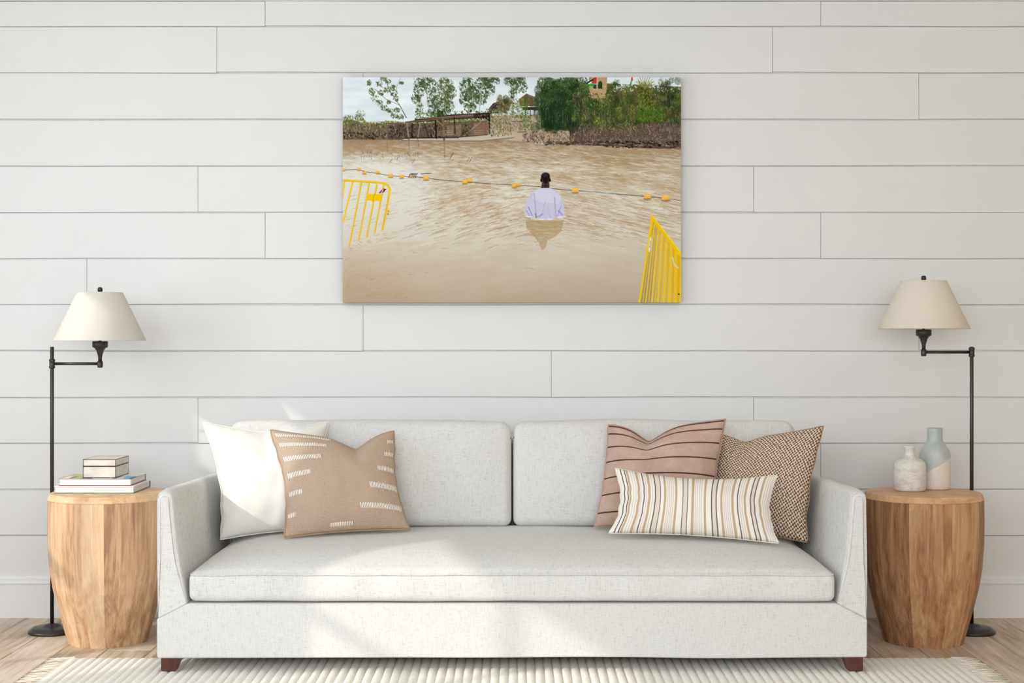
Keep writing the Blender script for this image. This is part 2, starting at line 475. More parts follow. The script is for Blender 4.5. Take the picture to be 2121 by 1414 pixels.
def tassel_mesh(seed, side):
    rr = random.Random(seed); V = []; Fc = []
    NS = 3 if side < 0 else 5
    for s_ in range(NS):
        y0 = (s_ - NS / 2 + 0.5) * (0.0066 if side < 0 else 0.0046) + rr.uniform(-.001, .001); L = rr.uniform(0.075, 0.105); dy = rr.uniform(-0.012, 0.012); cur = rr.uniform(-0.008, 0.008)
        pts = []
        for q in range(6):
            t = q / 5
            pts.append((side * (t * L - 0.004), y0 + dy * t + cur * t * t * math.sin(t * 3), 0.0045 * (1 - t) + 0.0024 + 0.001 * math.sin(q + s_)))
        v_, f_ = tube_vf(pts, [0.0015, 0.0015, 0.0014, 0.0014, 0.0012, 0.0007], 4)
        n = len(V); V += v_; Fc += [tuple(i + n for i in q) for q in f_]
    me = bpy.data.meshes.new('tassel'); me.from_pydata([tuple(v) for v in V], [], Fc); me.materials.append(M_TAS)
    return me
for side, xe in ((-1, RX0), (1, RX1)):
    ms = [tassel_mesh(s_ + 10 * side, side) for s_ in range(6)]
    n = 92
    for i in range(n):
        o = bpy.data.objects.new('tassel', ms[(i * 5 + i // 7) % 6]); COL.objects.link(o); o.parent = rug
        o.location = Vector((xe, RYB + (RYF - RYB) * (i + 0.5) / n, 0)) - rug.location

# ------------------------------------------------------------------ sofa
SF = -1.130      # front plane
SB = -0.075
sofa = root('sofa', (0, (SF + SB) / 2, 0), 'white linen three seat sofa with one long seat cushion and short brown legs', 'sofa')
HX = 1.290; BZ = 0.063
out = [(-HX, BZ), (HX, BZ), (HX, 0.2045), (1.182, 0.2600), (-1.182, 0.2600), (-HX, 0.2045)]
o2 = fillet([Vector(p) for p in out], [0.012, 0.012, 0.007, 0.012, 0.012, 0.007], 3)
o2 = densify(o2, 0.02)
def base_fn(q):
    if q.z < 0.12:
        q.z += 0.0045 * (mnoise.noise(Vector((q.x * 2.6, q.y * 1.5, 3.1)))) * (0.12 - q.z) / 0.05
    return q
loft_y('base', o2, SF, SB, 0.004, M_LINEN, sofa, base_fn)
for sgn, nm in ((-1, 'arm'), (1, 'arm')):
    pts = [(HX - 0.0005, 0.2030), (HX + 0.001, 0.45), (HX, 0.676), (1.234, 0.672), (1.214, 0.46), (1.1815, 0.2590)]
    if sgn < 0: pts = [(-a, b) for a, b in pts][::-1]
    rad = [0.005, 0.05, 0.034, 0.022, 0.05, 0.005]
    if sgn < 0: rad = rad[::-1]
    ol = densify(fillet([Vector(p) for p in pts], rad, 6), 0.02)
    def arm_fn(q, sgn=sgn):
        t = (q.y - SF) / (SB - SF)
        k = max(0.0, (q.z - 0.3) / 0.37)
        q.z -= 0.026 * t * k
        # stuffing: the inner face swells a little, the front corner is rounder
        q.z -= 0.010 * k * max(0.0, 1 - t / 0.06) ** 2
        inner = (abs(q.x) < 1.26)
        if inner: q.x -= sgn * (0.012 * math.sin(PI * min(1, max(0, t))) * math.sin(PI * min(1, max(0, (q.z - 0.25) / 0.45))))
        q.x += sgn * 0.003 * mnoise.noise(Vector((q.y * 5, q.z * 4, sgn * 3)))
        return q
    arm = loft_y(nm, ol, SF - 0.001, SB, 0.016, M_LINEN, sofa, arm_fn, 5, 14, False)
    # welt running round the front face of the arm
    wp = []
    m = len(ol)
    for i in range(0, m, 2):
        t_ = (ol[(i + 1) % m] - ol[i - 1]).normalized(); nn = Vector((t_.y, -t_.x))
        p = ol[i] - nn * 0.0045
        wp.append(arm_fn(Vector((p.x, SF + 0.0035, p.y))))
    wp.append(wp[0])
    tube('piping', wp, 0.0022, M_LINEN, arm, 6)
# back frame
ol = densify(fillet([Vector(p) for p in [(-1.20, 0.24), (1.20, 0.24), (1.20, 0.80), (-1.20, 0.80)]], 0.03, 5), 0.05)
loft_y('backrest', ol, -0.235, SB + 0.01, 0.02, M_LINEN, sofa)
# seat cushion
cx0, cy0 = 0.0, (-1.126 - 0.40) / 2; hy = (1.126 - 0.40) / 2; hx = 1.1745
z0, z1 = 0.264, 0.372; hz = (z1 - z0) / 2; zc = (z0 + z1) / 2
def seat_fn(q, u):
    x, y, z = q
    sx = max(0, hx - abs(x)); sy = max(0, y + hy)
    if z > 0:
        f = (1 - math.exp(-sx / 0.12)) * (1 - math.exp(-sy / 0.12))
        z += 0.083 * f * min(1, z / hz * 1.05) ** 3
        z += 0.004 * mnoise.noise(Vector((x * 3.2, y * 4, 0))) * f
    # soft front face: bulge and small puckers
    if y < -hy * 0.6:
        fr = (1 - min(1, abs(z / hz)) ** 4)
        y -= 0.010 * fr if abs(z) < hz else 0
        y += 0.0055 * mnoise.noise(Vector((x * 9.0, z * 6, 2.2))) * (0.4 + fr)
        z += 0.0016 * mnoise.noise(Vector((x * 8, 5.5, 0)))
    if z < 0: z += 0.002 * mnoise.noise(Vector((x * 4, 9.5, 0)))
    taper = 0.0
    return Vector((cx0 + x, cy0 + y, zc + z))
V, Fc = soft_box_vf((hx, hy, hz), 0.026, (230, 60, 14), seat_fn)
seat = mk('seat_cushion', V, Fc, M_LINEN, sofa, True)
# seat piping along the top seam
def ring(hx_, hy_, r_, n=10, step=0.03):
    p = [Vector((-hx_, -hy_)), Vector((hx_, -hy_)), Vector((hx_, hy_)), Vector((-hx_, hy_))]
    return densify(fillet(p, r_, n), step)
wp = []
for p in ring(hx - 0.0035, hy - 0.0035, 0.03):
    q = seat_fn(Vector((p.x, p.y, hz * 0.84)), None); wp.append(Vector((q.x, q.y - (0.003 if p.y < -hy * .9 else 0), q.z - 0.0005)))
wp.append(wp[0])
tube('piping', wp, 0.0026, M_LINEN, seat, 6)
# back cushions
def back_cushion(x0, x1, seed):
    hx_ = (x1 - x0) / 2; hy_ = 0.088; hz_ = 0.217
    def fn(q, u):
        x, y, z = q
        ex = 1 - (abs(x) / hx_) ** 4; ez = 1 - (abs(z) / hz_) ** 2.5
        if y < 0: y -= 0.034 * max(0, ex) * max(0, ez)
        z += 0.006 * mnoise.noise(Vector((x * 3 + seed, 0, seed))) * (1 if z > 0 else 0.4)
        if z > 0: z += 0.008 * (1 - (x / hx_) ** 2) - 0.003
        y += 0.006 * mnoise.noise(Vector((x * 4 + seed, z * 4, seed)))
        if z > 0.7 * hz_ and abs(x) > hx_ * 0.93: z -= 0.012 * (abs(x) / hx_ - 0.93) / 0.07
        a = math.radians(-9); Y = y * math.cos(a) - z * math.sin(a); Z = y * math.sin(a) + z * math.cos(a)
        return Vector(((x0 + x1) / 2 + x, -0.350 + Y, 0.661 + Z))
    V, Fc = soft_box_vf((hx_, hy_, hz_), 0.034, (110, 16, 44), fn)
    c = mk('back_cushion', V, Fc, M_LINEN, sofa, True)
back_cushion(-1.168, -0.0025, 1.0)
back_cushion(0.0045, 1.168, 5.0)
# legs
def sofa_leg(xo, xi, yf, zb, sgn):
    # tapered block: outer side upright, inner side slanting
    t0, t1 = BZ + 0.012, zb
    xi2 = xo + (xi - xo) * 0.72
    V = []
    for (z, xa, xb, ya, yb) in ((t1, xo, xi2, yf, yf + 0.052), (t0, xo, xi, yf, yf + 0.07)):
        V += [(xa, ya, z), (xb, ya, z), (xb, yb, z), (xa, yb, z)]
    bm = bmesh.new(); vs = [bm.verts.new(p) for p in V]
    for q in [(0, 3, 2, 1), (4, 5, 6, 7), (0, 1, 5, 4), (1, 2, 6, 5), (2, 3, 7, 6), (3, 0, 4, 7)]: bm.faces.new([vs[i] for i in q])
    bmesh.ops.recalc_face_normals(bm, faces=bm.faces[:])
    bmesh.ops.bevel(bm, geom=bm.edges[:], offset=0.002, segments=2, affect='EDGES')
    bm.verts.index_update()
    vv = [p.co.copy() for p in bm.verts]; ff = [[p.index for p in q.verts] for q in bm.faces]; bm.free()
    mk('leg', vv, ff, M_LEG, sofa)
for sgn in (-1, 1):
    sofa_leg(sgn * 1.276, sgn * 1.203, SF + 0.006, RT + 0.0004, sgn)
    sofa_leg(sgn * 1.276, sgn * 1.203, SB - 0.09, 0.0, sgn)

# ------------------------------------------------------------------ pillows
def smooth01(t):
    t = min(1, max(0, t)); return t * t * (3 - 2 * t)
class Pillow:
    def __init__(s, TL, TR, BR, BL, T, pinch=0.035, dent=None, seed=0, rise=0.0, wr=0.006, ear=0.0):
        s.c = [Vector(p) for p in (TL, TR, BR, BL)]; s.T = T; s.pinch = pinch; s.dent = dent; s.seed = seed; s.rise = rise; s.wr = wr
        TL, TR, BR, BL = s.c
        s.U = ((TR - TL) + (BR - BL)).normalized(); s.D = ((BL - TL) + (BR - TR)).normalized()
        s.N = s.U.cross(s.D).normalized()
        if s.N.y > 0: s.N = -s.N
        s.W = ((TR - TL).length + (BR - BL).length) / 2; s.H = ((BL - TL).length + (BR - TR).length) / 2
    def mid(s, u, v):
        """u, v in 0..1 from top left"""
        TL, TR, BR, BL = s.c
        p = TL.lerp(TR, u).lerp(BL.lerp(BR, u), v)
        a = 2 * u - 1; b = 2 * v - 1
        p = p + s.U * (-s.pinch * a * (1 - b * b) ** 1.2) + s.D * (-s.pinch * b * (1 - a * a) ** 1.2 * (0.35 if b > 0 else 1))
        # ragged side edges
        p = p + s.U * (0.006 * mnoise.noise(Vector((s.seed, v * 9, a * 0.6))) * abs(a) ** 3)
        if s.dent:
            u0, depth, wd = s.dent
            k = math.exp(-abs((u - u0) / wd) ** 1.5) * max(0.0, 1 - v / 0.55) ** 1.8
            p = p + s.D * (depth * k)
        p = p - s.D * (s.rise * (1 - a * a) * (1 - b * b))
        return p
    def surf(s, u, v, side=1, off=0.0):
        a = 2 * u - 1; b = 2 * v - 1
        ea = max(0.0, 1 - abs(a) ** 2.4); eb = max(0.0, 1 - abs(b) ** 2.4)
        t = s.T * (ea * eb) ** 0.52
        if s.dent:
            u0, depth, wd = s.dent
            k = math.exp(-abs((u - u0) / (wd * 0.8)) ** 1.3) * max(0.0, 1 - v / 0.42) ** 1.1
            t *= 1 - 0.55 * k
        e = min(1.0, (ea * eb) * 4)
        # wrinkles run inwards from corners and edges
        wx = mnoise.noise(Vector((u * 3.2 + s.seed, v * 3.2, s.seed * 1.7))) + 0.5 * mnoise.noise(Vector((u * 8 + s.seed, v * 6, 4)))
        edge = (1 - ea) * 0 + math.exp(-(1 - abs(a)) * 7) * math.sin(v * 34 + 5 * mnoise.noise(Vector((v * 4, s.seed, 0)))) + math.exp(-(1 - abs(b)) * 8) * math.sin(u * 30 + 5 * mnoise.noise(Vector((u * 4, s.seed, 7))))
        t += s.wr * wx * e + s.wr * 0.42 * edge * e
        return s.mid(u, v) + s.N * (side * t * (1.0 if side > 0 else 0.35) + side * off)
    def build(s, parent, mat, nu=70, nv=70, colfn=None):
        V = []; UV = []; C = []; Fc = []
        for side in (1, -1):
            for j in range(nv + 1):
                for i in range(nu + 1):
                    u = i / nu; v = j / nv
                    V.append(s.surf(u, v, side)); UV.append((u, 1 - v))
                    if colfn: C.append(colfn(u, v))
        W_ = nu + 1; n0 = W_ * (nv + 1)
        def idx(side, i, j):
            if side == 1 and (i in (0, nu) or j in (0, nv)): side = 0
            return (n0 if side else 0) + j * W_ + i
        for j in range(nv):
            for i in range(nu):
                Fc.append((idx(0, i, j), idx(0, i, j + 1), idx(0, i + 1, j + 1), idx(0, i + 1, j)))
                Fc.append((idx(1, i, j), idx(1, i + 1, j), idx(1, i + 1, j + 1), idx(1, i, j + 1)))
        used = sorted({q for f_ in Fc for q in f_}); rm = {q: i for i, q in enumerate(used)}
        Fc = [tuple(rm[q] for q in f_) for f_ in Fc]
        V = [V[q] for q in used]; UV = [UV[q] for q in used]
        return mk('cover', V, Fc, mat, parent, True, UV, [C[q] for q in used] if colfn else None)
    def seam(s, parent, mat, r=0.0022, name='seam'):
        pts = []
        n = 50
        for k in range(n): pts.append(s.mid(k / n, 0))
        for k in range(n): pts.append(s.mid(1, k / n))
        for k in range(n): pts.append(s.mid(1 - k / n, 1))
        for k in range(n): pts.append(s.mid(0, 1 - k / n))
        pts.append(pts[0])
        return tube(name, pts, r, mat, parent, 6)
    def patch(s, parent, mat, u0, u1, v0, v1, name, off=0.0015, n=24, m=3, rel=0.0):
        V = []; UV = []; Fc = []
        for j in range(m + 1):
            for i in range(n + 1):
                u = u0 + (u1 - u0) * i / n; v = v0 + (v1 - v0) * j / m
                V.append(s.surf(u, v, 1, off + (rel if 0 < j < m else 0))); UV.append((u * s.W, v * s.H))
        k = len(V)
        for j in range(m + 1):
            for i in range(n + 1):
                u = u0 + (u1 - u0) * i / n; v = v0 + (v1 - v0) * j / m
                V.append(s.surf(u, v, 1, -0.001)); UV.append((u * s.W, v * s.H))
        W_ = n + 1
        for j in range(m):
            for i in range(n):
                a = j * W_ + i; Fc.append((a, a + W_, a + W_ + 1, a + 1)); Fc.append((a + k, a + k + 1, a + k + W_ + 1, a + k + W_))
        bd = [i for i in range(W_)] + [j * W_ + n for j in range(1, m + 1)] + [m * W_ + i for i in range(n - 1, -1, -1)] + [j * W_ for j in range(m - 1, 0, -1)]
        for a, b in zip(bd, bd[1:] + bd[:1]): Fc.append((a, b, b + k, a + k))
        return mk(name, V, Fc, mat, parent, True, UV)

def pil_root(name, p, label):
    c = (p.c[2] + p.c[3]) / 2
    return root(name, c, label, 'pillow')

# 1 white satin pillow
MS = NT('white_satin', 0.42, 0.4)
MS.color(MS.ramp(MS.noise(MS.coords(), 12, 2), [(0.3, (226, 223, 218)), (0.7, (232, 229, 224))]))
MS.bump(MS.noise(MS.coords(), 18, 2), 0.003, 0.4); MS.b.inputs['Sheen Weight'].default_value = 0.2; MS = MS.m
p = Pillow(at(420, 875, 6.0), at(681, 873, 6.03), at(672, 1096, 5.93), at(457, 1117, 5.86), 0.082, 0.030, (0.48, 0.012, 0.2), 3.3, 0.0, 0.009)
o = pil_root('throw_pillow', p, 'plain white satin throw pillow leaning against the left sofa arm')
p.build(o, MS); p.seam(o, MS, 0.0028)

# 2 tan woven pillow
MT = NT('tan_weave', 0.9, 0.1)
uv = MT.coords('UV', (150, 150, 1)); 
wv = MT.n('ShaderNodeTexWave', wave_type='BANDS', bands_direction='Y'); wv.inputs['Scale'].default_value = 0.33; wv.inputs['Distortion'].default_value = 2.4; wv.inputs['Detail'].default_value = 1; wv.inputs['Detail Scale'].default_value = 8
MT.l(uv, wv.inputs['Vector'])
nn = MT.noise(MT.coords('UV', (260, 260, 1)), 1, 2, 0.7)
ss = MT.math('ADD', MT.math('MULTIPLY', wv.outputs['Fac'], 0.22), MT.math('MULTIPLY', nn, 0.85))
MT.color(MT.ramp(ss, [(0.36, (132, 110, 90)), (0.52, (178, 153, 130)), (0.70, (220, 204, 184))]))
MT.bump(ss, 0.001, 0.35); MT = MT.m
MW = NT('white_embroidery', 0.85, 0.1)
w2 = MW.n('ShaderNodeTexWave', wave_type='BANDS', bands_direction='X'); w2.inputs['Scale'].default_value = 45; w2.inputs['Distortion'].default_value = 0.0
MW.l(MW.coords('UV'), w2.inputs['Vector'])
MW.color(MW.ramp(w2.outputs['Fac'], [(0.22, (176, 146, 116)), (0.42, (240, 237, 230))])); MW.bump(w2.outputs['Fac'], 0.002, 0.6); MW = MW.m
p = Pillow(at(560, 890, 5.93), at(818, 891, 5.99), at(849, 1096, 5.86), at(590, 1113, 5.74), 0.082, 0.026, (0.66, 0.060, 0.15), 8.1, 0.012, 0.006)
o = pil_root('throw_pillow', p, 'tan woven throw pillow with short white stitched bands, in front of the white pillow')
p.build(o, MT, 90, 90); M_TANS = plain('tan_braid', (176, 150, 122), 0.9, 0.1)
p.seam(o, M_TANS, 0.003, 'braid')
for (a, b, v_, h) in [(0.03, 0.46, 0.06, 0.036), (0.03, 0.42, 0.165, 0.04), (0.03, 0.355, 0.31, 0.05), (0.03, 0.235, 0.47, 0.05), (0.03, 0.145, 0.64, 0.045), (0.02, 0.08, 0.83, 0.04),
                   (0.93, 0.985, 0.13, 0.035), (0.90, 0.985, 0.27, 0.045), (0.83, 0.985, 0.435, 0.05), (0.74, 0.985, 0.62, 0.058), (0.62, 0.985, 0.815, 0.05), (0.36, 0.55, 0.955, 0.03)]:
    p.patch(o, MW, a, b, v_ - h / 2, v_ + h / 2, 'stitched_band')

# 3 dusty brown pillow with dark tucks
MM = NT('dusty_brown_cotton', 0.92, 0.1)
q1 = MM.noise(MM.coords('UV', (6, 6, 1)), 1, 5, 0.7); q2 = MM.noise(MM.coords('UV', (260, 260, 1)), 1, 2)
MM.color(MM.ramp(MM.math('ADD', MM.math('MULTIPLY', q1, 0.7), MM.math('MULTIPLY', q2, 0.3)), [(0.3, (176, 144, 130)), (0.7, (206, 178, 164))]))
MM.bump(q2, 0.001, 0.5); MM = MM.m
M_TUCK = plain('dark_brown_tuck', (84, 60, 50), 0.9, 0.1)
p = Pillow(at(1259, 878, 6.02), at(1505, 867, 5.94), at(1478, 1090, 5.86), at(1230, 1091, 5.95), 0.078, 0.014, (0.37, 0.066, 0.15), 21.4, 0.014, 0.006)
o = pil_root('throw_pillow', p, 'dusty brown throw pillow with curved dark tuck lines, behind the striped pillow')
p.build(o, MM, 90, 90); p.seam(o, MM, 0.0022)
for v_ in (0.02, 0.10, 0.235, 0.385, 0.545, 0.705, 0.875):
    p.patch(o, M_TUCK, 0.012, 0.988, v_ - 0.0065, v_ + 0.0065, 'tuck', 0.0012, 90, 2, 0.0018)

# 4 chunky brown and cream weave
MC = NT('chunky_brown_cream_weave', 0.9, 0.1)
tcx = MC.n('ShaderNodeTexCoord'); nz = MC.n('ShaderNodeTexNoise'); nz.inputs['Scale'].default_value = 34; MC.l(tcx.outputs['UV'], nz.inputs['Vector'])
vm = MC.n('ShaderNodeVectorMath', operation='SCALE'); vm.inputs['Scale'].default_value = 0.018; MC.l(nz.outputs['Color'], vm.inputs[0])
va = MC.n('ShaderNodeVectorMath', operation='ADD'); MC.l(tcx.outputs['UV'], va.inputs[0]); MC.l(vm.outputs[0], va.inputs[1])
mpc = MC.n('ShaderNodeMapping'); mpc.inputs['Rotation'].default_value = (0, 0, 0.1); mpc.inputs['Scale'].default_value = (62, 56, 1); MC.l(va.outputs[0], mpc.inputs[0])
sep = MC.n('ShaderNodeSeparateXYZ'); MC.l(mpc.outputs[0], sep.inputs[0])
sx_ = MC.math('SINE', MC.math('MULTIPLY', sep.outputs[0], PI)); sy_ = MC.math('SINE', MC.math('MULTIPLY', sep.outputs[1], PI))
pr = MC.math('MULTIPLY', sx_, sy_)
pr2 = MC.math('ADD', pr, MC.math('MULTIPLY', MC.math('SUBTRACT', MC.noise(mpc.outputs[0], 1.1, 2), 0.5), 1.6))
MC.color(MC.ramp(MC.math('ADD', MC.math('MULTIPLY', pr2, 0.5), 0.5), [(0.34, (126, 88, 66)), (0.46, (164, 128, 102)), (0.54, (240, 228, 208))]))
hh = MC.math('ABSOLUTE', pr)
MC.bump(hh, 0.004, 0.8); MC = MC.m
p = Pillow(at(1478, 897, 6.03), at(1707, 882, 5.97), at(1671, 1123, 5.83), at(1450, 1090, 5.96), 0.080, 0.022, (0.30, 0.030, 0.14), 33.2, 0.0, 0.006)
o = pil_root('throw_pillow', p, 'chunky brown and cream woven throw pillow against the right sofa arm')
p.build(o, MC, 80, 80); p.seam(o, plain('brown_edge', (168, 138, 112), 0.9, 0.1), 0.0028)

# 5 striped lumbar pillow
MV = NT('woven_stripes', 0.9, 0.1)
at_ = MV.n('ShaderNodeAttribute', attribute_name='Col')
q2 = MV.noise(MV.coords('UV', (60, 200, 1)), 1, 3, 0.7)
MV.color(MV.mix(MV.math('MULTIPLY', q2, 0.18), at_.outputs['Color'], lin((180, 160, 140)))); MV.bump(q2, 0.001, 0.5); MV = MV.m
DARK = [0.03, 0.055, 0.165, 0.24, 0.275, 0.425, 0.456, 0.614, 0.645, 0.786, 0.871, 0.898]
GOLD = [0.07, 0.128, 0.20, 0.306, 0.38, 0.49, 0.57, 0.68, 0.753, 0.834, 0.935]
FINE = [0.325, 0.337, 0.349, 0.361, 0.508, 0.521, 0.534, 0.547, 0.697, 0.709, 0.721, 0.733, 0.092, 0.108, 0.802, 0.816, 0.955, 0.97, 0.984, 0.145, 0.18, 0.22]
BEI = [(0.24, 0.275), (0.425, 0.456), (0.614, 0.645), (0.871, 0.898)]
cW, cD, cG, cF, cB = [np.array(lin(c)[:3]) for c in ((242, 239, 233), (92, 76, 68), (196, 172, 138), (212, 200, 186), (226, 216, 204))]
def stripes(u, v):
    c = cW
    for a, b in BEI:
        if a < u < b: c = cB
    for q in FINE:
        if abs(u - q) < 0.0024: c = cF
    for q in GOLD:
        if abs(u - q) < 0.0078: c = cG
    for q in DARK:
        if abs(u - q) < 0.0034: c = cD
    return c
p = Pillow(at(1273, 969, 5.84), at(1611, 984, 5.74), at(1613, 1125, 5.62), at(1263, 1104, 5.72), 0.068, 0.033, None, 41.7, 0.0, 0.004)
o = pil_root('lumbar_pillow', p, 'long cream lumbar pillow with vertical gold and dark brown stripes')
p.build(o, MV, 420, 44, stripes); p.seam(o, plain('cream_edge', (236, 230, 220), 0.9, 0.1), 0.0018)

# ------------------------------------------------------------------ side tables
def side_table(cx, cy, mat, mtop, label, seed):
    rr = random.Random(seed)
    R_ = root('side_table', (cx, cy, 0), label, 'table')
    prof = [(0.157, 0.0), (0.163, 0.02), (0.190, 0.118), (0.216, 0.220), (0.2295, 0.300), (0.237, 0.400), (0.2385, 0.500), (0.2365, 0.577)]
    n = 18
    ang = [2 * PI * k / n + rr.uniform(-0.07, 0.07) for k in range(n)]
    for k in range(n):
        a0 = ang[k]; a1 = ang[(k + 1) % n] + (2 * PI if k == n - 1 else 0)
        V = []; Fc = []; g = 0.0
        f_ = rr.uniform(-0.0012, 0.0012)
        tw = rr.uniform(0.0, 0.06)
        for (r_, z) in prof:
            for a in (a0, (a0 + a1) / 2, a1):
                mid = 0.9965 if a not in (a0, a1) else 1.0
                q = (r_) * (0.997 if mid < 1 else 1.0)
                V.append((cx + q * math.cos(a), cy + q * math.sin(a), z))
            for a in (a1, a0): V.append((cx + (r_ - 0.045) * math.cos(a), cy + (r_ - 0.045) * math.sin(a), z))
        m = 5; L = len(prof)
        for i in range(L - 1):
            for j in range(m):
                j2 = (j + 1) % m; Fc.append((i * m + j, i * m + j2, (i + 1) * m + j2, (i + 1) * m + j))
        Fc.append(tuple(range(m))[::-1]); Fc.append(tuple((L - 1) * m + j for j in range(m)))
        mk('stave', V, Fc, mat, R_, origin=(cx, cy, 0))
    lathe('table_top', [(0.10, 0.572), (0.236, 0.5772), (0.2375, 0.579), (0.2365, 0.583), (0.2275, 0.6015), (0.2255, 0.603), (0.12, 0.603)], cx, cy, mtop, R_, 30, False)
    return R_
TLX, TRX, TY = -1.635, 1.665, CAM_Y + 5.99
side_table(TLX, TY, M_WOOD_L, M_WOOD_LT, 'sunlit-toned wooden barrel side table left of the sofa, carrying books', 3)
side_table(TRX, TY, M_WOOD_R, M_WOOD_RT, 'dimmer-toned brown wooden barrel side table right of the sofa, carrying vases', 9)

# ------------------------------------------------------------------ floor lamps
def shade_mat(name, c):
    m = bpy.data.materials.new(name); m.use_nodes = True; t = m.node_tree; b = t.nodes['Principled BSDF']
    b.inputs['Roughness'].default_value = 0.8; b.inputs['Specular IOR Level'].default_value = 0.1
    nz = t.nodes.new('ShaderNodeTexNoise'); nz.inputs['Scale'].default_value = 240
    rp = t.nodes.new('ShaderNodeValToRGB'); rp.color_ramp.elements[0].color = lin(tuple(v * 0.97 for v in c)); rp.color_ramp.elements[1].color = lin(c)
    t.links.new(nz.outputs[0], rp.inputs[0]); t.links.new(rp.outputs[0], b.inputs['Base Color'])
    tl = t.nodes.new('ShaderNodeBsdfTranslucent'); t.links.new(rp.outputs[0], tl.inputs[0])
    mx = t.nodes.new('ShaderNodeMixShader'); mx.inputs[0].default_value = 0.25
    t.links.new(b.outputs[0], mx.inputs[1]); t.links.new(tl.outputs[0], mx.inputs[2]); t.links.new(mx.outputs[0], t.nodes['Material Output'].inputs[0])
    return m
M_SH_L = shade_mat('white_shade_fabric', (236, 232, 225)); M_SH_R = shade_mat('cream_shade_fabric', (243, 235, 222))
def floor_lamp(X, Y, side, z_arm, mshade, label):
    R_ = root('floor_lamp', (X, Y, 0), label, 'lamp')
    M = M_BRONZE
    lathe('base', [(0.093, 0.0), (0.096, 0.003), (0.096, 0.010), (0.091, 0.014), (0.086, 0.016), (0.083, 0.020), (0.076, 0.024), (0.045, 0.027), (0.036, 0.028), (0.030, 0.034), (0.014, 0.038), (0.009, 0.040)], X, Y, M, R_, 56)
    ztop = 1.188
    lathe('pole', [(0.0078, 0.034), (0.0078, ztop), (0.0068, ztop + 0.0015)], X, Y, M, R_, 20)
    lathe('collar', [(0.0082, z_arm - 0.020), (0.0115, z_arm - 0.019), (0.0125, z_arm - 0.016), (0.0125, z_arm - 0.011), (0.0112, z_arm - 0.009), (0.0112, z_arm + 0.009), (0.0125, z_arm + 0.011), (0.0125, z_arm + 0.016), (0.0115, z_arm + 0.019), (0.0082, z_arm + 0.020)], X, Y, M, R_, 24)
    xs = X + side * 0.2
    tube('swing_arm', [(X + side * 0.009, Y, z_arm), (xs, Y, z_arm)], 0.0062, M, R_, 16)
    z = z_arm
    lathe('elbow', [(0.006, z - 0.017), (0.010, z - 0.016), (0.0115, z - 0.011), (0.0115, z + 0.009), (0.009, z + 0.012), (0.0075, z + 0.015)], xs, Y, M, R_, 24)
    so = lathe('socket', [(0.0075, z + 0.013), (0.0085, z + 0.030), (0.0125, z + 0.045), (0.0145, z + 0.050), (0.0145, z + 0.0535), (0.020, z + 0.060), (0.0205, z + 0.063), (0.029, z + 0.068), (0.032, z + 0.070), (0.032, z + 0.092), (0.030, z + 0.094), (0.008, z + 0.094), (0.0052, z + 0.095), (0.0052, z + 0.140)], xs, Y, M, R_, 32)
    zb = z + 0.0965; zt = z + 0.296
    # harp inside the shade
    hp = [(xs + 0.045 * math.sin(a), Y, z + 0.20 - 0.093 * math.cos(a)) for a in [PI * 2 * k / 20 for k in range(21)]]
    tube('harp', hp, 0.0018, M, R_, 6)
    t_ = 0.0016
    prof = [(0.186, zb), (0.187, zb + 0.0015), (0.0935, zt - 0.0015), (0.0925, zt), (0.0915 - t_, zt - 0.0015), (0.185 - t_, zb + 0.0015)]
    V = []; seg = 72
    lathe_prof = prof + [prof[0]]
    sh = lathe('lamp_shade', lathe_prof, xs, Y, mshade, R_, seg, True, False, False)
    # trims at both rims, spider wires, finial
    def rim(rr, zz): return [(xs + rr * math.cos(2 * PI * k / 60), Y + rr * math.sin(2 * PI * k / 60), zz) for k in range(61)]
    tube('rim', rim(0.1865, zb + 0.0015), 0.0018, mshade, sh, 6); tube('rim', rim(0.0925, zt - 0.001), 0.0018, mshade, sh, 6)
    vv = []; ff = []
    for k in range(3):
        a = 2 * PI * k / 3 + 0.4
        v1, f1 = tube_vf([(xs, Y, zt - 0.004), (xs + 0.0915 * math.cos(a), Y + 0.0915 * math.sin(a), zt - 0.004)], 0.0015, 6); n = len(vv); vv += v1; ff += [tuple(i + n for i in q) for q in f1]
    mk('spider', vv, ff, M, sh)
    lathe('finial', [(0.004, zt - 0.006), (0.004, zt + 0.001), (0.008, zt + 0.003), (0.0102, zt + 0.007), (0.0105, zt + 0.013), (0.009, zt + 0.020), (0.005, zt + 0.0225), (0.001, zt + 0.023)], xs, Y, M, R_, 20)
    return R_
LD = 6.16
floor_lamp(-1.9155, CAM_Y + LD, 1, CAM_Z - (753 - 707) * LD / F, M_SH_L, 'swing-arm floor lamp behind the left table, white shade hanging lower')
floor_lamp(1.9145, CAM_Y + LD, -1, CAM_Z - (729 - 707) * LD / F, M_SH_R, 'swing-arm floor lamp behind the right table, cream shade set higher')

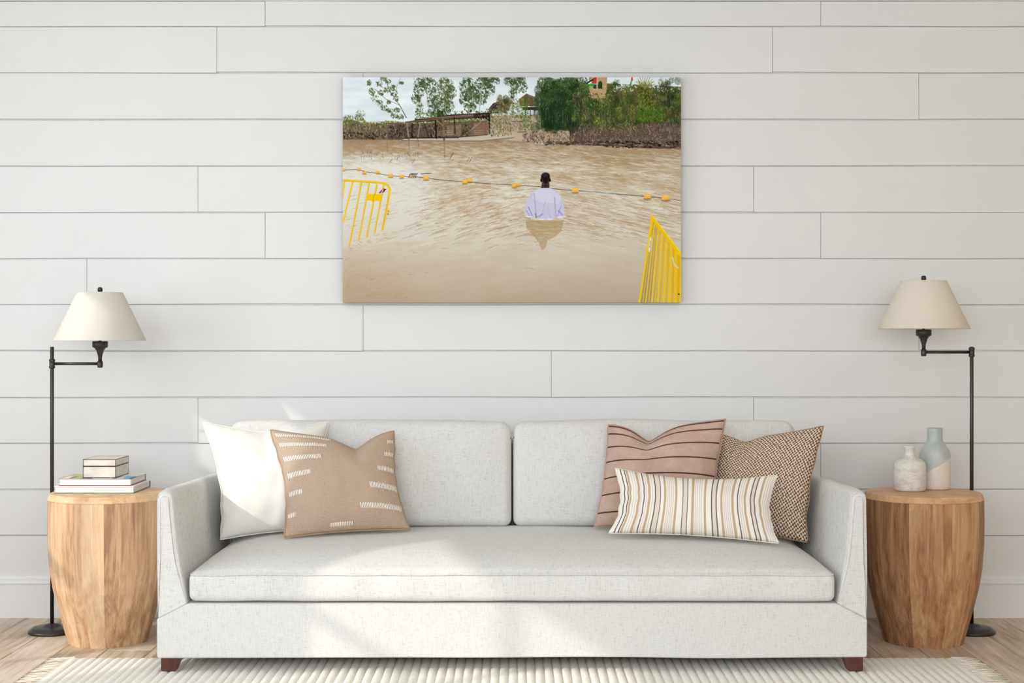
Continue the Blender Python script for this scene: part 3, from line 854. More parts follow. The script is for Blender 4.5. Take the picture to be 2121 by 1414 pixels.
# ------------------------------------------------------------------ books and box
TZ = 0.6032
MP = NT('book_pages', 0.8, 0.1)
pn = MP.noise(MP.coords(scale=(3, 3, 900)), 1, 2)
MP.color(MP.ramp(pn, [(0.35, (204, 203, 206)), (0.6, (238, 237, 239))])); MP = MP.m
def book(x0, x1, d0, d1, z0, z1, m_bot, m_top, m_spine, label):
    y0, y1 = CAM_Y + d0, CAM_Y + d1
    R_ = root('book', ((x0 + x1) / 2, (y0 + y1) / 2, z0), label, 'book', None)
    box('back_cover', x0, x1, y0, y1, z0, z0 + 0.0026, m_bot, R_, 0.0006, 1)
    box('page_block', x0 + 0.003, x1 - 0.0035, y0 + 0.0035, y1 - 0.004, z0 + 0.0026, z1 - 0.0026, MP, R_, 0.0005, 1)
    box('spine', x0, x1, y1 - 0.004, y1, z0 + 0.0026, z1 - 0.0026, m_spine, R_)
    t = m_top(x0, x1, y0, y1, z1 - 0.0026, z1, R_)
    return R_
M_GREEN = plain('green_cover', (92, 124, 56), 0.5, 0.4); M_RED = plain('red_cover', (150, 42, 50), 0.5, 0.4)
M_WCOV = plain('white_cover', (236, 235, 233), 0.4, 0.4); M_BRCOV = plain('olive_spine', (150, 140, 70), 0.5, 0.4); M_GYSP = plain('grey_spine', (120, 108, 104), 0.5, 0.4)
MCV = NT('printed_cover', 0.4, 0.4); aa = MCV.n('ShaderNodeAttribute', attribute_name='Col'); MCV.color(aa.outputs['Color']); MCV = MCV.m
box_z1 = TZ + 0.0285
def top_plain(x0, x1, y0, y1, z0, z1, R_): return box('front_cover', x0, x1, y0, y1, z0, z1, M_WCOV, R_, 0.0006, 1)
def top_print(x0, x1, y0, y1, z0, z1, R_):
    cols = [(0, .04, (196, 150, 120)), (.04, .13, (232, 226, 220)), (.13, .19, (120, 84, 70)), (.19, .30, (150, 200, 40)), (.30, .43, (40, 48, 150)), (.43, .46, (140, 24, 40)),
            (.46, .55, (240, 240, 240)), (.55, .73, (224, 220, 236)), (.73, .79, (92, 96, 50)), (.79, .88, (228, 214, 200)), (.88, .97, (50, 170, 210)), (.97, 1.01, (30, 60, 90))]
    nx, ny = 100, 14; V = []; C = []; Fc = []
    for j in range(ny + 1):
        for i in range(nx + 1):
            u = i / nx; v_ = j / ny
            c = (238, 236, 232)
            if v_ < 0.36:
                for a, b, q in cols:
                    if a <= u < b: c = q
            elif u < 0.26 and v_ < 0.86: c = (198, 176, 140) if (int(u * 23) + int(v_ * 9)) % 3 else (170, 190, 110)
            V.append((x0 + (x1 - x0) * u, y0 + (y1 - y0) * v_, z1)); C.append(lin(c)[:3])
    W_ = nx + 1
    for j in range(ny):
        for i in range(nx): a = j * W_ + i; Fc.append((a, a + 1, a + 1 + W_, a + W_))
    n = len(V)
    # underside
    for (a, b, i) in ((x0, y0, 0), (x1, y0, nx), (x1, y1, ny * W_ + nx), (x0, y1, ny * W_)): V.append((a, b, z0)); C.append(C[i])
    Fc.append((n, n + 3, n + 2, n + 1))
    Fc.append(tuple([n, n + 1] + list(range(nx, -1, -1)))); Fc.append(tuple([n + 1, n + 2] + [j * W_ + nx for j in range(ny, -1, -1)]))
    Fc.append(tuple([n + 2, n + 3] + [ny * W_ + i for i in range(0, nx + 1)])); Fc.append(tuple([n + 3, n] + [j * W_ for j in range(0, ny + 1)]))
    return mk('front_cover', V, Fc, MCV, R_, colors=C)
book(-1.834, -1.514, 5.926, 6.195, TZ, TZ + 0.0285, M_GREEN, top_plain, M_GYSP, 'white book with a green back cover, lowest in the stack on the table')
book(-1.822, -1.531, 5.947, 6.19, TZ + 0.0286, TZ + 0.058, M_RED, top_print, M_BRCOV, 'book with colourful printed cover and red back, under the small box')
MX = NT('mottled_ivory_leather', 0.45, 0.4)
MX.color(MX.ramp(MX.noise(MX.coords(scale=(14, 14, 30)), 1, 5, 0.6), [(0.3, (196, 188, 176)), (0.7, (226, 219, 208))])); MX = MX.m
M_BLK = plain('black_edging', (26, 23, 22), 0.4, 0.4)
bx0, bx1, by0, by1, bz0 = -1.732, -1.599, CAM_Y + 5.969, CAM_Y + 6.17, TZ + 0.0582
bz1 = bz0 + 0.0745; lz = bz0 + 0.0465
R_ = root('keepsake_box', ((bx0 + bx1) / 2, (by0 + by1) / 2, bz0), 'small lidded ivory box with black edges on top of the books', 'box')
e = 0.0022
box('box_body', bx0 + 0.0008, bx1 - 0.0008, by0 + 0.0008, by1 - 0.0008, bz0 + 0.0008, lz - 0.0006, MX, R_)
lid = box('lid', bx0 + 0.0008, bx1 - 0.0008, by0 + 0.0008, by1 - 0.0008, lz + 0.0006, bz1 - 0.0005, MX, R_)
def edging(z0, z1, par):
    L = []
    for zz in (z0, z1 - e):
        L += [(bx0, bx1, by0, by0 + e, zz, zz + e), (bx0, bx1, by1 - e, by1, zz, zz + e), (bx0, bx0 + e, by0 + e, by1 - e, zz, zz + e), (bx1 - e, bx1, by0 + e, by1 - e, zz, zz + e)]
    for xx in (bx0, bx1 - e):
        for yy in (by0, by1 - e): L.append((xx, xx + e, yy, yy + e, z0 + e, z1 - e))
    return boxes('edging', L, M_BLK, par)
edging(bz0, lz - 0.0002, R_); edging(lz + 0.0002, bz1, lid)

# ------------------------------------------------------------------ vases
VM = NT('distressed_white_glaze', 0.45, 0.4)
v1_ = VM.noise(VM.coords(scale=(14, 14, 30)), 1, 6, 0.7, 0.8); v2_ = VM.noise(VM.coords(scale=(70, 70, 160)), 1, 3, 0.7, 0.6)
c0 = VM.ramp(v1_, [(0.35, (196, 190, 180)), (0.55, (222, 219, 213)), (0.7, (232, 230, 226))])
VM.color(VM.mix(VM.ramp(v2_, [(0.64, (0, 0, 0)), (0.72, (110, 110, 110))]), c0, lin((160, 146, 126)))); VM.bump(v2_, 0.001, 0.4); VM = VM.m
d1 = 6.035; px = d1 / F; Xs = (1884 - 1060.5) * px; Ys = CAM_Y + d1
def zz(y, d): return CAM_Z - (y - 707) * d / F
hgt = 0.183
pr1 = [(0.050, 0), (0.058, 0.001), (0.0625, 0.005), (0.0648, 0.014), (0.0655, 0.05), (0.0652, 0.095), (0.0635, 0.108), (0.058, 0.120), (0.048, 0.128), (0.034, 0.134), (0.026, 0.139), (0.0215, 0.147),
       (0.0195, 0.158), (0.0195, 0.168), (0.0215, 0.174), (0.0235, 0.178), (0.0238, 0.181), (0.0225, 0.183), (0.018, 0.1825), (0.0165, 0.178), (0.0160, 0.15), (0.02, 0.14)]
o = root('bottle_vase', (Xs, Ys, TZ), 'short white distressed ceramic bottle vase in front of the taller vase', 'vase')
lathe('vase_body', [(r_, TZ + z) for r_, z in pr1], Xs, Ys, VM, o, 56)
# small pinched ear on the shoulder
ear = [(Xs + 0.018 * math.cos(a), Ys - 0.040 - 0.010 * math.sin(a), TZ + 0.128 - 0.018 * math.sin(a)) for a in [PI * k / 10 for k in range(11)]]
tube('ear', ear, 0.0045, VM, o, 8)
VB = NT('two_tone_glaze', 0.35, 0.45)
tcb = VB.n('ShaderNodeTexCoord'); sp = VB.n('ShaderNodeSeparateXYZ'); VB.l(tcb.outputs['Object'], sp.inputs[0])
lim = VB.math('ADD', VB.math('MULTIPLY', sp.outputs[0], 0.62), 0.098)
wob = VB.math('MULTIPLY', VB.math('SUBTRACT', VB.noise(VB.coords(), 22, 2), 0.5), 0.012)
fc = VB.math('MULTIPLY', VB.math('SUBTRACT', sp.outputs[2], VB.math('ADD', lim, wob)), 400.0)
gr = VB.ramp(VB.noise(VB.coords(scale=(10, 10, 6)), 1, 4, 0.6), [(0.35, (172, 180, 180)), (0.65, (204, 208, 204))])
nd = VB.n('ShaderNodeClamp'); VB.l(fc, nd.inputs[0])
VB.color(VB.mix(nd.outputs[0], lin((222, 213, 202)), gr)); VB = VB.m
d2 = 6.112; Xb = (1936.5 - 1060.5) * d2 / F; Yb = CAM_Y + d2
pr2 = [(0.054, 0), (0.060, 0.001), (0.0625, 0.005), (0.063, 0.02), (0.063, 0.138), (0.0615, 0.150), (0.056, 0.164), (0.048, 0.176), (0.040, 0.186), (0.034, 0.195), (0.0315, 0.204), (0.0310, 0.235), (0.0315, 0.250), (0.0305, 0.2515),
       (0.0285, 0.2505), (0.0280, 0.235), (0.028, 0.2), (0.04, 0.17)]
o = root('bottle_vase', (Xb, Yb, TZ), 'taller vase with pale blue-grey glaze over a cream base', 'vase')
lathe('vase_body', [(r_, TZ + z) for r_, z in pr2], Xb, Yb, VB, o, 56)

# ------------------------------------------------------------------ canvas print of a muddy river (flat picture painted point by point)
PW, PH = 700, 466
SS = 2
IW, IH = PW * SS, PH * SS
prng = np.random.default_rng(5)
_lat = prng.random((256, 256))
def vnoise(x, y):
    xi = np.floor(x).astype(int); yi = np.floor(y).astype(int); fx = x - xi; fy = y - yi
    fx = fx * fx * (3 - 2 * fx); fy = fy * fy * (3 - 2 * fy)
    a = _lat[yi & 255, xi & 255]; b = _lat[yi & 255, (xi + 1) & 255]; c = _lat[(yi + 1) & 255, xi & 255]; d = _lat[(yi + 1) & 255, (xi + 1) & 255]
    return (a * (1 - fx) + b * fx) * (1 - fy) + (c * (1 - fx) + d * fx) * fy
def fbm(x, y, o=4):
    s = 0; a = 0.5; t = 0
    for k in range(o):
        s = s + a * vnoise(x * 2 ** k + 17.3 * k, y * 2 ** k + 9.1 * k); t += a; a *= 0.55
    return s / t
yy, xx = np.mgrid[0:IH, 0:IW]; xx = (xx + 0.5) / SS; yy = (yy + 0.5) / SS
def grad(v, stops):
    ps = [p for p, _ in stops]; cs = np.array([c for _, c in stops], float)
    return np.stack([np.interp(v, ps, cs[:, k]) for k in range(3)], -1)
def sstep(a, b, v):
    t = np.clip((v - a) / (b - a), 0, 1); return t * t * (3 - 2 * t)
img = grad(yy, [(0, (218, 230, 237)), (45, (228, 236, 240)), (80, (214, 226, 234)), (110, (226, 234, 238))])
cl = fbm(xx / 60, yy / 18, 4); img += (cl[..., None] - 0.5) * 34
SHORE = np.interp(xx, [0, 60, 130, 200, 290, 350, 380, 420, 470, 560, 620, 700], [128, 129, 130, 131, 131, 127, 134, 139, 140, 143, 147, 148])
# ---- water
lam = 3.2 + np.clip(yy - 130, 0, None) * 0.030
q_ = yy - 0.24 * np.abs(xx - 425) * sstep(170, 300, yy) * 0.8
vv = np.log(3.2 + np.clip(q_ - 110, 1, None) * 0.030) / 0.030
r1 = fbm(xx / (lam * 9.0) + 3, vv * 0.7, 3); r2 = fbm(xx / (lam * 3.0), vv * 1.15 + 40, 3); r3 = fbm(xx / 120, yy / 30, 3) * 0.6 + 0.2; r4 = fbm(xx / (lam * 14), vv * 0.22 + 9, 2)
wb = grad(yy, [(125, (156, 130, 96)), (150, (176, 150, 110)), (200, (186, 162, 120)), (250, (190, 164, 122)), (330, (190, 166, 128)), (400, (190, 168, 136)), (466, (184, 160, 128))])
sky = grad(yy, [(125, (204, 202, 192)), (180, (222, 222, 214)), (260, (220, 218, 206)), (340, (212, 206, 190)), (400, (206, 194, 174)), (466, (196, 180, 156))])
k = np.interp(yy, [128, 160, 200, 240, 300, 350, 420, 466], [0.08, 0.20, 0.40, 0.58, 0.80, 0.88, 0.68, 0.46])
k = k + 0.60 * sstep(270, 110, xx) * sstep(148, 176, yy) * (1 - sstep(310, 350, yy)) + 0.3 * np.exp(-((xx - 365) / 42) ** 2) * sstep(160, 190, yy) * (1 - sstep(240, 270, yy))
k = k - 0.12 * sstep(430, 560, xx) * (1 - sstep(190, 250, yy)) - 0.38 * np.exp(-((xx - 20) / 110) ** 2) * sstep(330, 420, yy)
amp = np.interp(yy, [128, 160, 210, 280, 330, 380, 466], [0.5, 0.85, 0.75, 0.6, 0.4, 0.25, 0.18]) * (1 - 0.62 * sstep(240, 100, xx) * sstep(160, 190, yy) * (1 - sstep(310, 350, yy)))
r5 = fbm(xx / (lam * 2.4) + 70, vv * 2.1, 2)
rip = (r1 - 0.5) * 0.7 + (r2 - 0.5) * 0.8 + (r5 - 0.5) * 0.9 + (r4 - 0.5) * 0.35
kk = np.clip(k + rip * amp + (r3 - 0.5) * 0.5, 0, 1)[..., None]
water = wb * (1 - kk) + sky * kk
dk = np.clip((0.40 - r2) * 12, 0, 1) * np.interp(yy, [128, 180, 230, 300, 340, 466], [0.06, 0.14, 0.3, 0.25, 0.06, 0.02]) * np.interp(xx, [0, 180, 300, 700], [0.15, 0.3, 1, 0.85])
water = water * (1 - 0.6 * dk[..., None]) + np.array((166, 132, 84)) * 0.6 * dk[..., None]
gw = water.mean(-1, keepdims=True); water = gw + (water - gw) * 0.84
wm = (yy > SHORE)[..., None]
img = np.where(wm, water, img)

def blend(sl, mask, c, a=1.0):
    m_ = (mask * a)[..., None]; img[sl] = img[sl] * (1 - m_) + np.array(c, float) * m_
def win(x0, y0, x1, y1):
    a = max(0, int(x0 * SS) - 2); b = min(IW, int(x1 * SS) + 3); c = max(0, int(y0 * SS) - 2); d = min(IH, int(y1 * SS) + 3)
    return (slice(c, d), slice(a, b)) if b > a and d > c else None
def dab(x, y, rx, ry, ang, c, a=1.0):
    R = max(rx, ry); s_ = win(x - R, y - R, x + R, y + R)
    if s_ is None: return
    X = xx[s_] - x; Y = yy[s_] - y; ca, sa = math.cos(ang), math.sin(ang)
    u = (X * ca + Y * sa) / rx; v_ = (-X * sa + Y * ca) / ry
    blend(s_, np.clip((1.15 - np.sqrt(u * u + v_ * v_)) * min(rx, ry) * 2.2, 0, 1), c, a)
def line(pts, w0, c, a=1.0, w1=None):
    w1 = w0 if w1 is None else w1
    n = len(pts) - 1
    for i in range(n):
        (xa, ya), (xb, yb) = pts[i], pts[i + 1]
        wa = w0 + (w1 - w0) * i / n; wb_ = w0 + (w1 - w0) * (i + 1) / n; R = max(wa, wb_)
        s_ = win(min(xa, xb) - R, min(ya, yb) - R, max(xa, xb) + R, max(ya, yb) + R)
        if s_ is None: continue
        X = xx[s_] - xa; Y = yy[s_] - ya; dx, dy = xb - xa, yb - ya; L = dx * dx + dy * dy + 1e-9
        t = np.clip((X * dx + Y * dy) / L, 0, 1); d = np.hypot(X - t * dx, Y - t * dy); w_ = (wa + (wb_ - wa) * t) / 2
        blend(s_, np.clip((w_ - d) * SS + 0.6, 0, 1), c, a)
def poly(pts, c, a=1.0, tex=None):
    xs = [q[0] for q in pts]; ys = [q[1] for q in pts]; s_ = win(min(xs), min(ys), max(xs), max(ys))
    if s_ is None: return
    X = xx[s_]; Y = yy[s_]; ins = np.zeros(X.shape, bool)
    for (x0, y0), (x1, y1) in zip(pts, pts[1:] + pts[:1]):
        cnd = ((y0 > Y) != (y1 > Y)); xi = (x1 - x0) * (Y - y0) / ((y1 - y0) or 1e-9) + x0
        ins ^= cnd & (X < xi)
    blend(s_, ins.astype(float), c, a)
U = prng.uniform
def jit(c, j=14):
    q = U(-j, j); return tuple(min(255, max(0, v + q + U(-j / 2, j / 2))) for v in c)
def leaves(cx, cy, rx, ry, n, cols, s=(0.8, 2.2), ang=(0.6, 2.2), a=0.9):
    for _ in range(int(n * 0.8)):
        tc_ = U(0, 2 * PI)
    for _ in range(int(n * 1.7)):
        t = U(0, 2 * PI); r_ = math.sqrt(U(0, 1))
        r2_ = U(*s); dab(cx + rx * r_ * math.cos(t), cy + ry * r_ * math.sin(t), r2_, r2_ * U(0.3, 0.6), U(*ang), jit(cols[int(U(0, len(cols)))]), a)
def shrub(x0, x1, top, bot, n, cols, s=(1, 3), ang=(0.9, 2.2)):
    for _ in range(n):
        x = U(x0, x1); t_ = top(x) if callable(top) else top; b_ = bot(x) if callable(bot) else bot
        r_ = U(*s); dab(x, U(t_, b_), r_, r_ * U(0.3, 0.65), U(*ang), jit(cols[int(U(0, len(cols)))], 16), 0.92)
def clumps(x0, x1, y0, y1, n, cols, R=(4, 9), dens=34, asp=1.4):
    for _ in range(n):
        cx = U(x0, x1); t_ = y0(cx) if callable(y0) else y0; cy = U(t_, y1); r_ = U(*R); c = cols[int(U(0, len(cols)))]
        dab(cx, cy + r_ * 0.25, r_, r_ * asp * 0.8, U(-0.3, 0.3), tuple(v * 0.62 for v in c), 0.34)
        for _k in range(dens):
            a_ = U(0, 2 * PI); q_ = math.sqrt(U(0, 1)); px_ = cx + r_ * q_ * math.cos(a_); py_ = cy + r_ * asp * q_ * math.sin(a_)
            f_ = 0.82 + 0.34 * (-(q_ * math.sin(a_)) * 0.6 - q_ * math.cos(a_) * 0.3) + U(-0.22, 0.3)
            l_ = U(0.7, 2.1); dab(px_, py_, l_, l_ * U(0.3, 0.5), U(0.9, 2.3), tuple(min(255, max(0, v * f_ + U(-6, 6))) for v in c), 0.9)
GRN = [(60, 86, 50), (76, 100, 60), (94, 116, 74), (44, 66, 44), (112, 124, 86)]
YGR = [(128, 148, 58), (150, 164, 72), (106, 132, 50), (96, 110, 52)]
OLV = [(112, 116, 74), (134, 132, 90), (92, 96, 62), (146, 140, 104)]
PUR = [(118, 102, 92), (138, 120, 108), (96, 84, 74), (150, 134, 116), (74, 64, 56)]
DRK = [(46, 40, 34), (60, 52, 44), (36, 32, 28), (78, 68, 58)]
# far hill and left bank
poly([(50, 92), (110, 90), (150, 100), (150, 128), (50, 128)], (196, 194, 178))
LT = lambda x: np.interp(x, [0, 20, 35, 50, 70, 90, 120, 150], [82, 80, 76, 94, 96, 90, 94, 92])
poly([(0, 90), (20, 88), (45, 96), (100, 98), (160, 98), (300, 95), (300, 131), (0, 129)], (112, 106, 78))
shrub(0, 300, lambda x: LT(x) if x < 150 else 88, 104, 1300, OLV + YGR, (1, 2.6)); shrub(0, 150, 98, 122, 1500, PUR + OLV[:1], (1, 2.6)); shrub(0, 160, 114, 128, 420, DRK + PUR, (1, 2.6))
leaves(38, 76, 10, 9, 60, GRN + OLV, (0.6, 1.6)); leaves(8, 84, 8, 6, 60, YGR + GRN, (0.6, 1.6))
# right-hand slope
poly([(290, 80), (400, 78), (470, 110), (470, 140), (380, 134), (300, 128)], (176, 160, 138))
shrub(292, 400, 84, 128, 500, [(196, 178, 156), (170, 150, 128), (150, 130, 110), (210, 196, 176)], (0.8, 2.0), (0, 3))
poly([(345, 112), (400, 116), (440, 122), (400, 134), (345, 131)], (190, 176, 152))
# leaning tree at the left
line([(132, 84), (118, 58), (98, 30), (88, 4)], 1.8, (104, 100, 92), 1, 0.7); line([(118, 58), (90, 46), (66, 24)], 0.9, (120, 116, 106)); line([(110, 48), (112, 20), (120, 2)], 0.7, (120, 116, 106)); line([(98, 30), (70, 14)], 0.6, (120, 116, 106))
for q in [(55, 12, 5, 6), (60, 30, 7, 8), (66, 42, 8, 9), (76, 54, 9, 7), (86, 64, 9, 6), (97, 69, 8, 5), (76, 14, 8, 7), (84, 3, 8, 5), (94, 10, 7, 6), (92, 26, 8, 7), (106, 32, 8, 8), (110, 44, 6, 7), (80, 32, 8, 6), (122, 12, 5, 3), (112, 68, 7, 5), (108, 80, 9, 7), (118, 82, 10, 6), (104, 22, 6, 6), (96, 52, 5, 4)]:
    for _ in range(5): dab(q[0] + U(-q[2], q[2]) * 0.7, q[1] + U(-q[3], q[3]) * 0.7, U(1.6, 3.2), U(1, 2.2), U(0.5, 2.4), jit((88, 96, 66), 14), 0.75)
    leaves(q[0], q[1], q[2], q[3], 40, GRN[:3] + OLV[:2] + [(126, 116, 66)], (0.6, 1.7))
# pale-trunked trees
def tree(trunk, blobs, dens=40, cols=GRN):
    for q in blobs:
        for _ in range(int(q[2] * q[3] / 16)):
            a_ = U(0, 2 * PI); r_ = math.sqrt(U(0, 0.7)); R_ = U(1.8, 4.2); dab(q[0] + q[2] * r_ * math.cos(a_), q[1] + q[3] * r_ * math.sin(a_), R_, R_ * U(0.5, 0.9), U(0.6, 2.4), jit((72, 88, 62), 12), 0.72)
    line(trunk, 2.4, (190, 186, 176), 1, 1.0)
    for q in blobs: leaves(q[0], q[1], q[2], q[3], int(dens * q[2] * q[3] / 60), cols, (0.6, 1.9))
tree([(160, 82), (162, 50), (156, 20), (146, 0)], [(158, 24, 12, 22), (152, 44, 10, 14), (168, 8, 14, 10), (160, 64, 9, 10)], 34)
tree([(196, 130), (184, 92), (176, 50), (172, 10), (172, 0)], [(182, 20, 14, 18), (186, 50, 12, 16), (190, 74, 16, 12)], 40)
tree([(212, 90), (214, 40), (208, 0)], [(212, 18, 18, 18), (206, 44, 18, 16), (222, 32, 14, 16), (204, 66, 18, 16), (220, 60, 12, 12)], 44, GRN + OLV[:2] + [(118, 108, 60)])
tree([(262, 80), (258, 30), (260, 0)], [(258, 18, 18, 18), (272, 34, 18, 18), (252, 44, 12, 16), (290, 12, 16, 14), (286, 44, 14, 14), (264, 62, 14, 10), (304, 26, 12, 14)], 48)
tree([(282, 84), (284, 50), (290, 6)], [(300, 6, 14, 8), (316, 8, 10, 8)], 40)
tree([(352, 90), (352, 40), (350, 0)], [(346, 8, 14, 10), (360, 16, 14, 18), (366, 6, 14, 8), (352, 34, 9, 10), (376, 22, 6, 12)], 44)
shrub(150, 310, 70, 94, 700, GRN + YGR, (1, 2.4)); shrub(180, 300, 82, 96, 260, YGR, (1, 2.2))
shrub(196, 212, 70, 94, 80, [(40, 66, 38), (56, 80, 46)], (1.5, 3))
# round hut roofs on the slope
poly([(300, 68), (311, 54), (321, 51), (334, 60), (337, 68)], (70, 62, 62)); poly([(298, 75), (304, 66), (338, 64), (339, 74)], (92, 82, 78)); line([(298, 75), (339, 73)], 1.6, (48, 40, 38)); line([(303, 67), (318, 53)], 1.0, (112, 104, 98)); leaves(330, 54, 13, 14, 120, OLV + [(140, 120, 80)], (0.8, 1.8)); line([(338, 60), (342, 100)], 1.2, (178, 172, 160)); line([(352, 58), (346, 96)], 1.2, (178, 172, 160)); line([(330, 66), (336, 92)], 1.0, (170, 160, 148))
poly([(364, 46), (380, 34), (406, 44), (404, 60), (366, 60)], (112, 94, 70)); poly([(380, 34), (406, 44), (406, 48), (384, 39)], (120, 116, 112)); shrub(366, 405, 44, 62, 90, [(140, 118, 84), (112, 92, 64), (160, 140, 100)], (0.8, 1.8)); poly([(372, 62), (404, 62), (404, 68), (372, 68)], (52, 44, 40)); poly([(376, 68), (400, 68), (400, 76), (376, 76)], (196, 204, 210))
for q in (378, 388, 396): line([(q, 62), (q, 80)], 1.6, (86, 70, 58))
shrub(345, 400, 76, 84, 80, [(120, 96, 80), (160, 140, 124), (88, 72, 60)], (0.8, 1.8), (0, 3))
line([(348, 92), (372, 92)], 1.6, (80, 70, 62), 0.8); line([(362, 114), (380, 113)], 1.6, (86, 74, 66), 0.8)
shrub(345, 372, 44, 84, 260, OLV + YGR, (1, 2.2))
shrub(296, 345, 66, 98, 420, OLV + YGR + [(178, 160, 138)], (0.8, 2.2), (1.0, 2.0)); shrub(306, 372, 84, 110, 260, [(186, 170, 150), (150, 134, 116), (120, 104, 88), (112, 124, 62)], (0.8, 1.9), (0, 3))
for q in (324, 332, 341, 350): line([(q, 60), (q + U(-4, 4), 100)], 1.0, (168, 160, 146), 0.8)
clumps(318, 344, 40, 62, 14, OLV + [(140, 138, 72)], (4, 7), 26)
# small cypress
for _ in range(420):
    v_ = U(0, 1); y_ = 42 + v_ * 68; hw = 2 + 11 * min(1, max(0.0, (v_ - 0.12) / 0.6)) ** 1.2
    dab(378 + U(-hw, hw), min(y_, 109), U(0.8, 1.8), U(0.4, 0.9), U(1.1, 2.0), jit([(76, 112, 36), (96, 132, 44), (56, 88, 34)][int(U(0, 3))]), 0.95)
# timber pergola
BRN = (92, 72, 62); LBR = (134, 112, 98); VDK = (44, 36, 32)
poly([(92, 98), (140, 96), (300, 90), (300, 126), (92, 128)], (94, 80, 68), 0.75)
shrub(96, 300, 98, 124, 1100, PUR + DRK + OLV[:1], (1, 2.4))
poly([(215, 100), (245, 98), (245, 120), (216, 122)], (150, 128, 104), 0.7); poly([(270, 96), (302, 92), (302, 118), (272, 120)], (150, 116, 92), 0.8)
poly([(152, 108), (176, 106), (178, 126), (150, 126)], (104, 90, 74), 0.8)
poly([(122, 130), (200, 131.5), (290, 131), (353, 127), (354, 120), (300, 118), (240, 124), (130, 127.5)], (196, 186, 168)); line([(290, 131.5), (354, 125)], 1.6, (120, 108, 92)); line([(122, 131), (290, 132)], 1.0, (96, 84, 68))
poly([(131, 92), (218, 78), (302, 74), (302, 84), (226, 88), (132, 95)], (72, 60, 54)); line([(131, 93), (222, 84), (302, 78)], 2.6, (120, 92, 80)); line([(150, 88), (230, 78), (302, 74)], 1.6, (58, 48, 44)); line([(160, 86), (270, 78)], 1.0, (160, 140, 124))
line([(90, 95), (132, 97)], 2.6, (106, 92, 84)); line([(92, 99), (92, 127)], 2.4, (122, 108, 100)); line([(92, 104), (98, 98)], 1.6, LBR)
for (xa, ya, xb, yb, w_, c) in [(133, 96, 137, 129, 3.6, (146, 126, 114)), (144, 96, 143, 124, 1.8, VDK), (160, 96, 155, 129, 2.0, (150, 134, 118)), (192, 92, 194, 126, 3.2, VDK), (207, 86, 210, 129, 4.2, (128, 102, 88)), (205, 92, 206, 120, 2, (96, 76, 66)), (231, 84, 233, 118, 2.2, VDK), (267, 82, 268, 118, 2.6, (106, 90, 78)), (303, 76, 304, 116, 3.0, VDK), (170, 98, 178, 124, 2.2, (70, 58, 50)), (286, 84, 286, 118, 1.0, (120, 96, 80)), (296, 84, 296, 118, 1.0, (120, 96, 80))]:
    line([(xa, ya), (xb, yb)], w_, c)
line([(134, 104), (142, 95)], 2.2, (128, 104, 92)); line([(208, 101), (196, 90)], 2.4, (150, 118, 100)); line([(208, 101), (221, 90)], 2.4, (130, 100, 86)); line([(303, 90), (290, 80)], 2.2, VDK); line([(268, 108), (288, 90)], 1.6, (160, 142, 126)); line([(262, 112), (276, 98)], 1.4, (150, 132, 116))
shrub(272, 302, 76, 86, 70, DRK, (1, 2.4), (1.2, 2.0))
for q in (112, 116, 120): line([(196, q), (228, q - 1)], 1.3, (170, 158, 146), 0.8); line([(262, q), (290, q - 2)], 1.3, (156, 138, 122), 0.8)
line([(130, 126), (240, 125)], 2.4, (52, 42, 36), 0.8); line([(240, 124), (300, 119)], 2.2, (64, 50, 42), 0.7)
shrub(300, 350, 92, 122, 240, PUR + YGR + [(190, 176, 156)], (0.8, 2.0), (1.2, 1.9))
# reeds, thicket and green mass on the right bank
RB = lambda x: np.interp(x, [370, 420, 470, 560, 620, 700], [133, 139, 140, 143, 147, 148])
poly([(410, 20), (480, 10), (700, 20), (700, 110), (470, 112), (410, 104)], (98, 108, 60))
poly([(470, 98), (700, 92), (700, 149), (620, 147), (560, 143), (470, 140)], (98, 84, 72))
shrub(372, 480, lambda x: 112 + abs(x - 440) * 0.05, RB, 700, [(150, 130, 108), (124, 106, 88), (100, 86, 72), (172, 152, 130)], (1.0, 2.6), (1.35, 1.8))
DGR = [(62, 90, 52), (74, 104, 58), (90, 118, 74), (50, 74, 46), (70, 100, 66)]
MIX = [(122, 136, 60), (106, 120, 64), (142, 152, 74), (104, 112, 72), (126, 118, 84), (86, 102, 58)]
poly([(416, 10), (486, 4), (500, 50), (500, 106), (440, 108), (410, 98), (412, 50)], (66, 86, 52))
clumps(404, 482, 4, 58, 60, DGR + [(96, 112, 72)], (5, 10)); clumps(398, 505, 54, 104, 90, DGR, (5, 10))
clumps(478, 570, lambda x: 26 + 10 * math.sin(x * 0.21), 100, 105, MIX + DGR[:3], (4, 9)); clumps(550, 700, lambda x: 20 + 10 * math.sin(x * 0.13), 98, 170, MIX + DGR[:2] + [(120, 116, 84)], (4, 9))
clumps(640, 700, 4, 40, 16, GRN + OLV, (4, 8), 16)
for _ in range(220):
    x = U(480, 700); y_ = U(30, 96); line([(x, y_), (x + U(-3, 3), y_ - U(5, 13))], U(0.5, 0.9), jit([(150, 146, 96), (128, 112, 88), (60, 66, 40), (166, 158, 120)][int(U(0, 4))]), 0.55)
leaves(418, 12, 16, 14, 260, GRN, (0.8, 2)); leaves(462, 10, 22, 10, 260, GRN, (0.8, 2)); leaves(505, 22, 12, 14, 130, GRN, (0.8, 2)); leaves(492, 6, 14, 7, 70, GRN, (0.8, 2))
